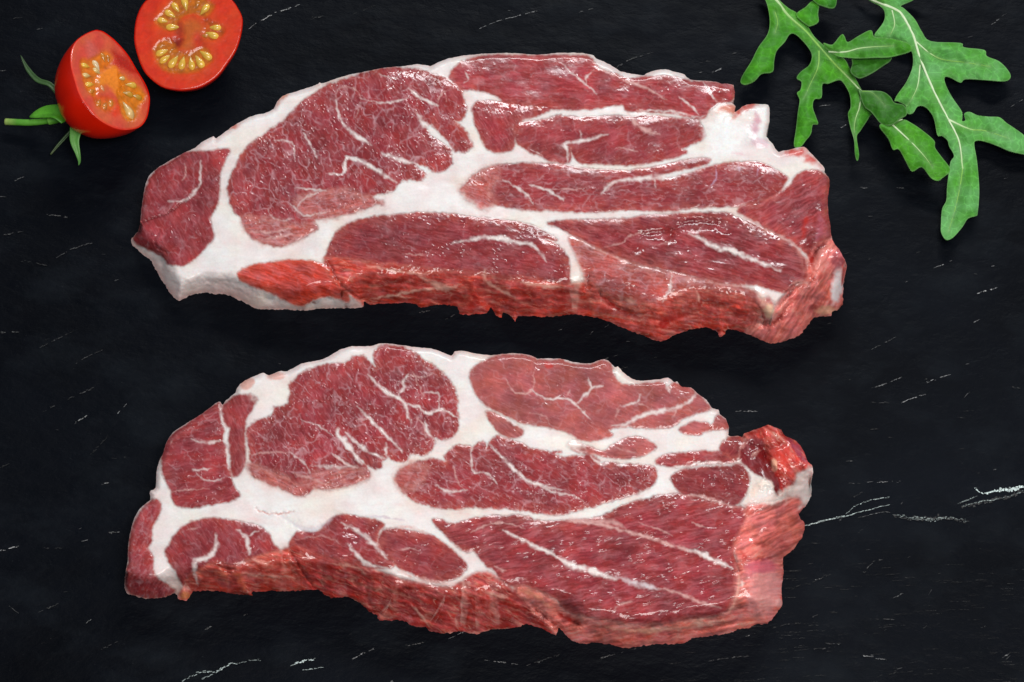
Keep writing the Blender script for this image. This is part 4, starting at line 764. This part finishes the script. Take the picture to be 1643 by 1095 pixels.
sepal('J 520,800 505,850 492,930 512,1010 522,1060 518,1088', [.008, .009, .008, .006, .0042, .003], [.0022, .0023, .0016, .0009, .0005, .0001], [(70, 130, 40), (90, 150, 66), (84, 142, 60), (84, 136, 64)])
sepal('J 480,850 430,905 380,960 332,1018', [.004, .003, .0022, .0012], [.0006, .0006, .0005, .0002], [(44, 66, 34), (52, 76, 40), (70, 84, 46)])
recentre(tom1, tuple(np.array([c1[0], c1[1], 0.0])))

# ------------------------------------------------------------------ rocket leaves
def leaf(label, pieces, ribs, seed, tones):
    root = thing('rocket_leaf', label, 'leaf', 'rocket leaves')
    allp = np.concatenate([tr(p[0]) for p in pieces]); lo = allp.min(0) - 5; hi = allp.max(0) + 5
    Vs, Qs, Cs, Ns, off = [], [], [], [], 0
    zfun = []
    ribpx = [(smooth(tr(r[0]), 5, False), r) for r in ribs]
    for (poly, z0, amp, slope, sub) in pieces:
        p = smooth(tr(poly), 4); lo = p.min(0) - 4; hi = p.max(0) + 4
        g = Grid(lo[0], lo[1], hi[0], hi[1], 1.0); U, V = g.U, g.V
        S = g.sdf(p, 30)
        RD_ = np.full(U.shape, 30.0); RW = np.full(U.shape, 30.0)
        for rp, r in ribpx:
            if r[3] != sub: continue
            D, tt = g.line(rp, 30); RD_ = np.minimum(RD_, D)
        Z = z0 + amp * fbm(U / 60, V / 60, seed + 1, 2) + slope[0] * (U - U.mean()) + slope[1] * (V - V.mean())
        Z += 1.7 * (1 - np.exp(-RD_ / 14)) + 1.8 * fbm(U / 34, V / 34, seed + 6, 2) + 0.20 * fbm(U / 14, V / 14, seed + 2, 2) - 1.3 * np.clip(1 - S / 14, 0, 1) ** 2
        Z = np.maximum(Z, 0.5)
        t1 = fbm(U / 55, V / 45, seed + 3, 3); t2 = fbm(U / 8, V / 8, seed + 4, 3)
        k = np.clip(0.5 + 1.0 * t1, 0, 1)[..., None]
        C = lin(tones[sub][0]) * k + lin(tones[sub][1]) * (1 - k)
        C = C * np.exp(0.09 * t2)[..., None]
        w1, w2, _ = worley(U / 13 + 0.3 * t2, V / 13, seed + 5)
        C = C * (1 + 0.38 * np.exp(-((w2 - w1) * 13 / 0.9) ** 2))[..., None]; Z -= 0.05 * np.exp(-((w2 - w1) * 13 / 2) ** 2)
        C = C + (lin((150, 190, 130)) - C) * (0.5 * np.exp(-RD_ / 3.0) + 0.35 * np.clip(1 - S / 2.2, 0, 1))[..., None]
        for L, v_, q_, n_, a_, sk in grid_parts(g, S, Z * 0.001, np.zeros(U.shape, int), {'col': C}):
            ea, eb, ec = sk; m_ = len(ea); dn = np.array([0, 0, 0.00035]); nv = len(v_); k_ = np.arange(m_) + 2 * nv
            e_ = eb - ea; sn_ = np.stack([e_[:, 1], -e_[:, 0], 0 * e_[:, 0]], 1); sn_ /= np.linalg.norm(sn_, axis=1, keepdims=True) + 1e-12
            Vs.append(np.concatenate([v_, v_ - dn, ea, eb, ea - dn, eb - dn]))
            Ns.append(np.concatenate([n_, -n_, sn_, sn_, sn_, sn_]))
            Qs.append(np.concatenate([q_, q_[:, ::-1] + nv, np.stack([k_, k_ + m_, k_ + 3 * m_, k_ + 2 * m_], 1)[:, ::-1]]) + off)
            Cs.append(np.concatenate([a_['col'], a_['col'], ec['col'][0], ec['col'][1], ec['col'][0], ec['col'][1]])); off += len(Vs[-1])
        zfun.append((g, Z, S, sub))
    o = make_obj('blade', np.concatenate(Vs), np.concatenate(Qs), LEAF, root, np.concatenate(Ns), {'col': np.concatenate(Cs)})
    for k, (rp, r) in enumerate(ribpx):
        pts = []
        for q in rp[::2] if len(rp) > 8 else rp:
            best = None
            for g, Z, S, sub in zfun:
                if sub != r[3]: continue
                i = int(np.clip(round((q[1] - g.ys[0]) / g.sp), 0, len(g.ys) - 1)); j = int(np.clip(round((q[0] - g.xs[0]) / g.sp), 0, len(g.xs) - 1))
                if best is None or S[i, j] > best[0]: best = (S[i, j], Z[i, j])
            pts.append(at(np.array([q[0]]), np.array([q[1]]), np.array([best[1] * 0.001 + 0.00005]))[0])
        tube('midrib' if k == 0 else 'side_vein', pts, [x * (0.62 if k == 0 else 0.75) for x in r[1]], RIB, root, r[2], 6, 0.6)
    ctr = at(np.array([allp[:, 0].mean()]), np.array([allp[:, 1].mean()]), np.array([0.0]))[0]
    recentre(root, tuple(ctr))
    return root

PG = (214, 232, 190); YG = (136, 190, 84)
leaf('pale blue-green rocket leaf with broad white midrib and long lobes', [
 ('K 700,-60 740,-70 1060,-40 1010,0 980,15 940,35 960,50 1020,110 1060,180 1110,235 1280,245 1300,270 1415,285 1430,320 1500,350 1550,400 1565,440 1530,462 1420,455 1310,450 1280,470 1220,440 1190,440 1195,480 1230,550 1290,640 L 915,155 940,150 930,105 970,90 1030,115 1110,125 1190,130 1240,170 1300,210 1369,260 1410,300 1425,370 1400,398 1369,400 1260,375 1180,340 1080,305 1020,300 1005,330 1025,450 1040,620 1040,720 1030,830 1020,850 960,870 920,930 860,1000 820,1025 790,1020 762,970 762,900 770,800 800,740 805,650 815,560 830,460 855,420 850,390 820,340 810,300 770,265 735,260 715,160 690,100 640,50 590,50 560,95 525,105 500,80 500,40 440,10 K 905,575 920,540 970,470 1005,390 1010,330 1000,290 960,240 880,225 820,222 790,200 840,130 850,80 830,40 760,0', 4.5, 2.6, (0, 0), 0)],
 [('K 700,-50 780,0 900,50 950,90 1010,200 1050,330 1120,500 1200,660 1270,800 1290,950 L 920,500 900,640 860,820 815,970', [.0010, .0010, .0009, .0008, .0006, .0005, .0003, .0001], [PG, PG, PG, PG, YG, YG], 0),
  ('K 1030,240 1100,300 1180,340 1300,355 1450,380', [.0005, .0004, .0003, .0001], [PG, YG, YG], 0), ('K 1210,680 1330,735 1420,745 1560,790', [.0006, .0005, .0003, .0001], [PG, YG, YG], 0), ('K 1050,370 1040,470 1020,530 980,600', [.0004, .0003, .0001], [PG, YG], 0), ('K 890,60 905,140 880,200', [.0004, .0003, .0001], [PG, YG], 0)],
 41, [((84, 166, 48), (114, 186, 108))])
leaf('bright green toothed rocket leaf with one folded lobe, its tip at the steak', [
 ('K 130,-60 200,-70 250,0 300,45 350,75 370,115 410,150 450,210 500,255 540,275 560,300 620,335 650,390 680,440 720,515 760,560 780,640 765,660 740,700 710,745 690,780 703,880 693,915 680,880 675,800 655,730 640,650 655,610 650,540 620,480 590,455 530,475 495,480 490,555 450,565 440,610 460,670 470,705 440,710 430,760 400,800 370,835 333,830 345,730 355,640 365,570 350,530 370,510 375,465 348,445 370,410 420,370 435,320 420,280 380,230 340,195 310,195 280,240 235,290 220,350 212,408 150,420 110,460 60,482 30,470 40,430 90,350 130,270 180,200 195,140 190,70 170,0', 5.0, 2.4, (0, 0), 0),
 ('K 700,505 720,515 830,520 880,550 905,585 960,600 975,650 940,675 885,712 830,705 775,640 730,600', 9.0, 1.0, (.03, .02), 1),
 ('K 820,722 838,703 890,708 950,680 1000,700 1060,740 1130,800 1135,840 1170,890 1222,965 1180,1010 1150,1028 1110,1010 1060,950 1005,975 970,920 930,850 895,850 870,790', 9.0, 1.5, (0, -.03), 2),
 ('K 345,85 400,40 435,8 475,15 470,80 472,125 430,148 405,142', 6.5, 1.0, (0, 0), 0),
 ('K 425,-30 460,18 500,36 550,48 572,30 572,-20 520,-60', 8.0, 1.0, (0, 0), 0),
 ('K 500,245 550,255 590,210 610,195 622,210 640,240 700,205 770,172 790,210 850,215 920,225 980,245 1003,270 990,295 880,325 800,328 700,332 640,328 580,320 530,290', 11.5, 1.0, (.02, 0), 3),
 ('K 680,326 870,322 882,345 840,375 780,415 720,443 690,440 655,410 665,365', 8.5, .6, (0, .03), 1)],
 [('K 160,-60 230,0 300,90 400,180 480,270 560,360 640,440 700,505 720,520', [.0011, .0010, .0008, .0007, .0006], [PG, YG, YG, PG], 0),
  ('K 475,290 470,380 430,470 390,560', [.0005, .0004, .0002, .0001], [YG, YG], 0), ('K 530,295 620,297 700,277 780,268 900,262', [.0005, .0004, .0003, .0001], [PG, YG], 3), ('K 715,530 705,610 680,690 675,790', [.0004, .0004, .0002, .0001], [PG, YG], 0), ('K 890,708 1000,810 1070,885 1120,950', [.0005, .0004, .0003, .0001], [PG, YG], 2), ('K 225,70 240,130 225,190', [.0003, .0002, .0001], [YG, YG], 0), ('K 880,710 915,690 950,680', [.0004, .0004, .0003], [PG, PG], 2), ('K 720,520 780,530 850,600', [.0003, .0002, .0001], [YG, (80, 130, 50)], 1)],
 42, [((84, 168, 36), (56, 130, 36)), ((50, 112, 26), (58, 124, 32)), ((84, 166, 38), (74, 152, 42)), ((80, 160, 38), (62, 136, 36))])
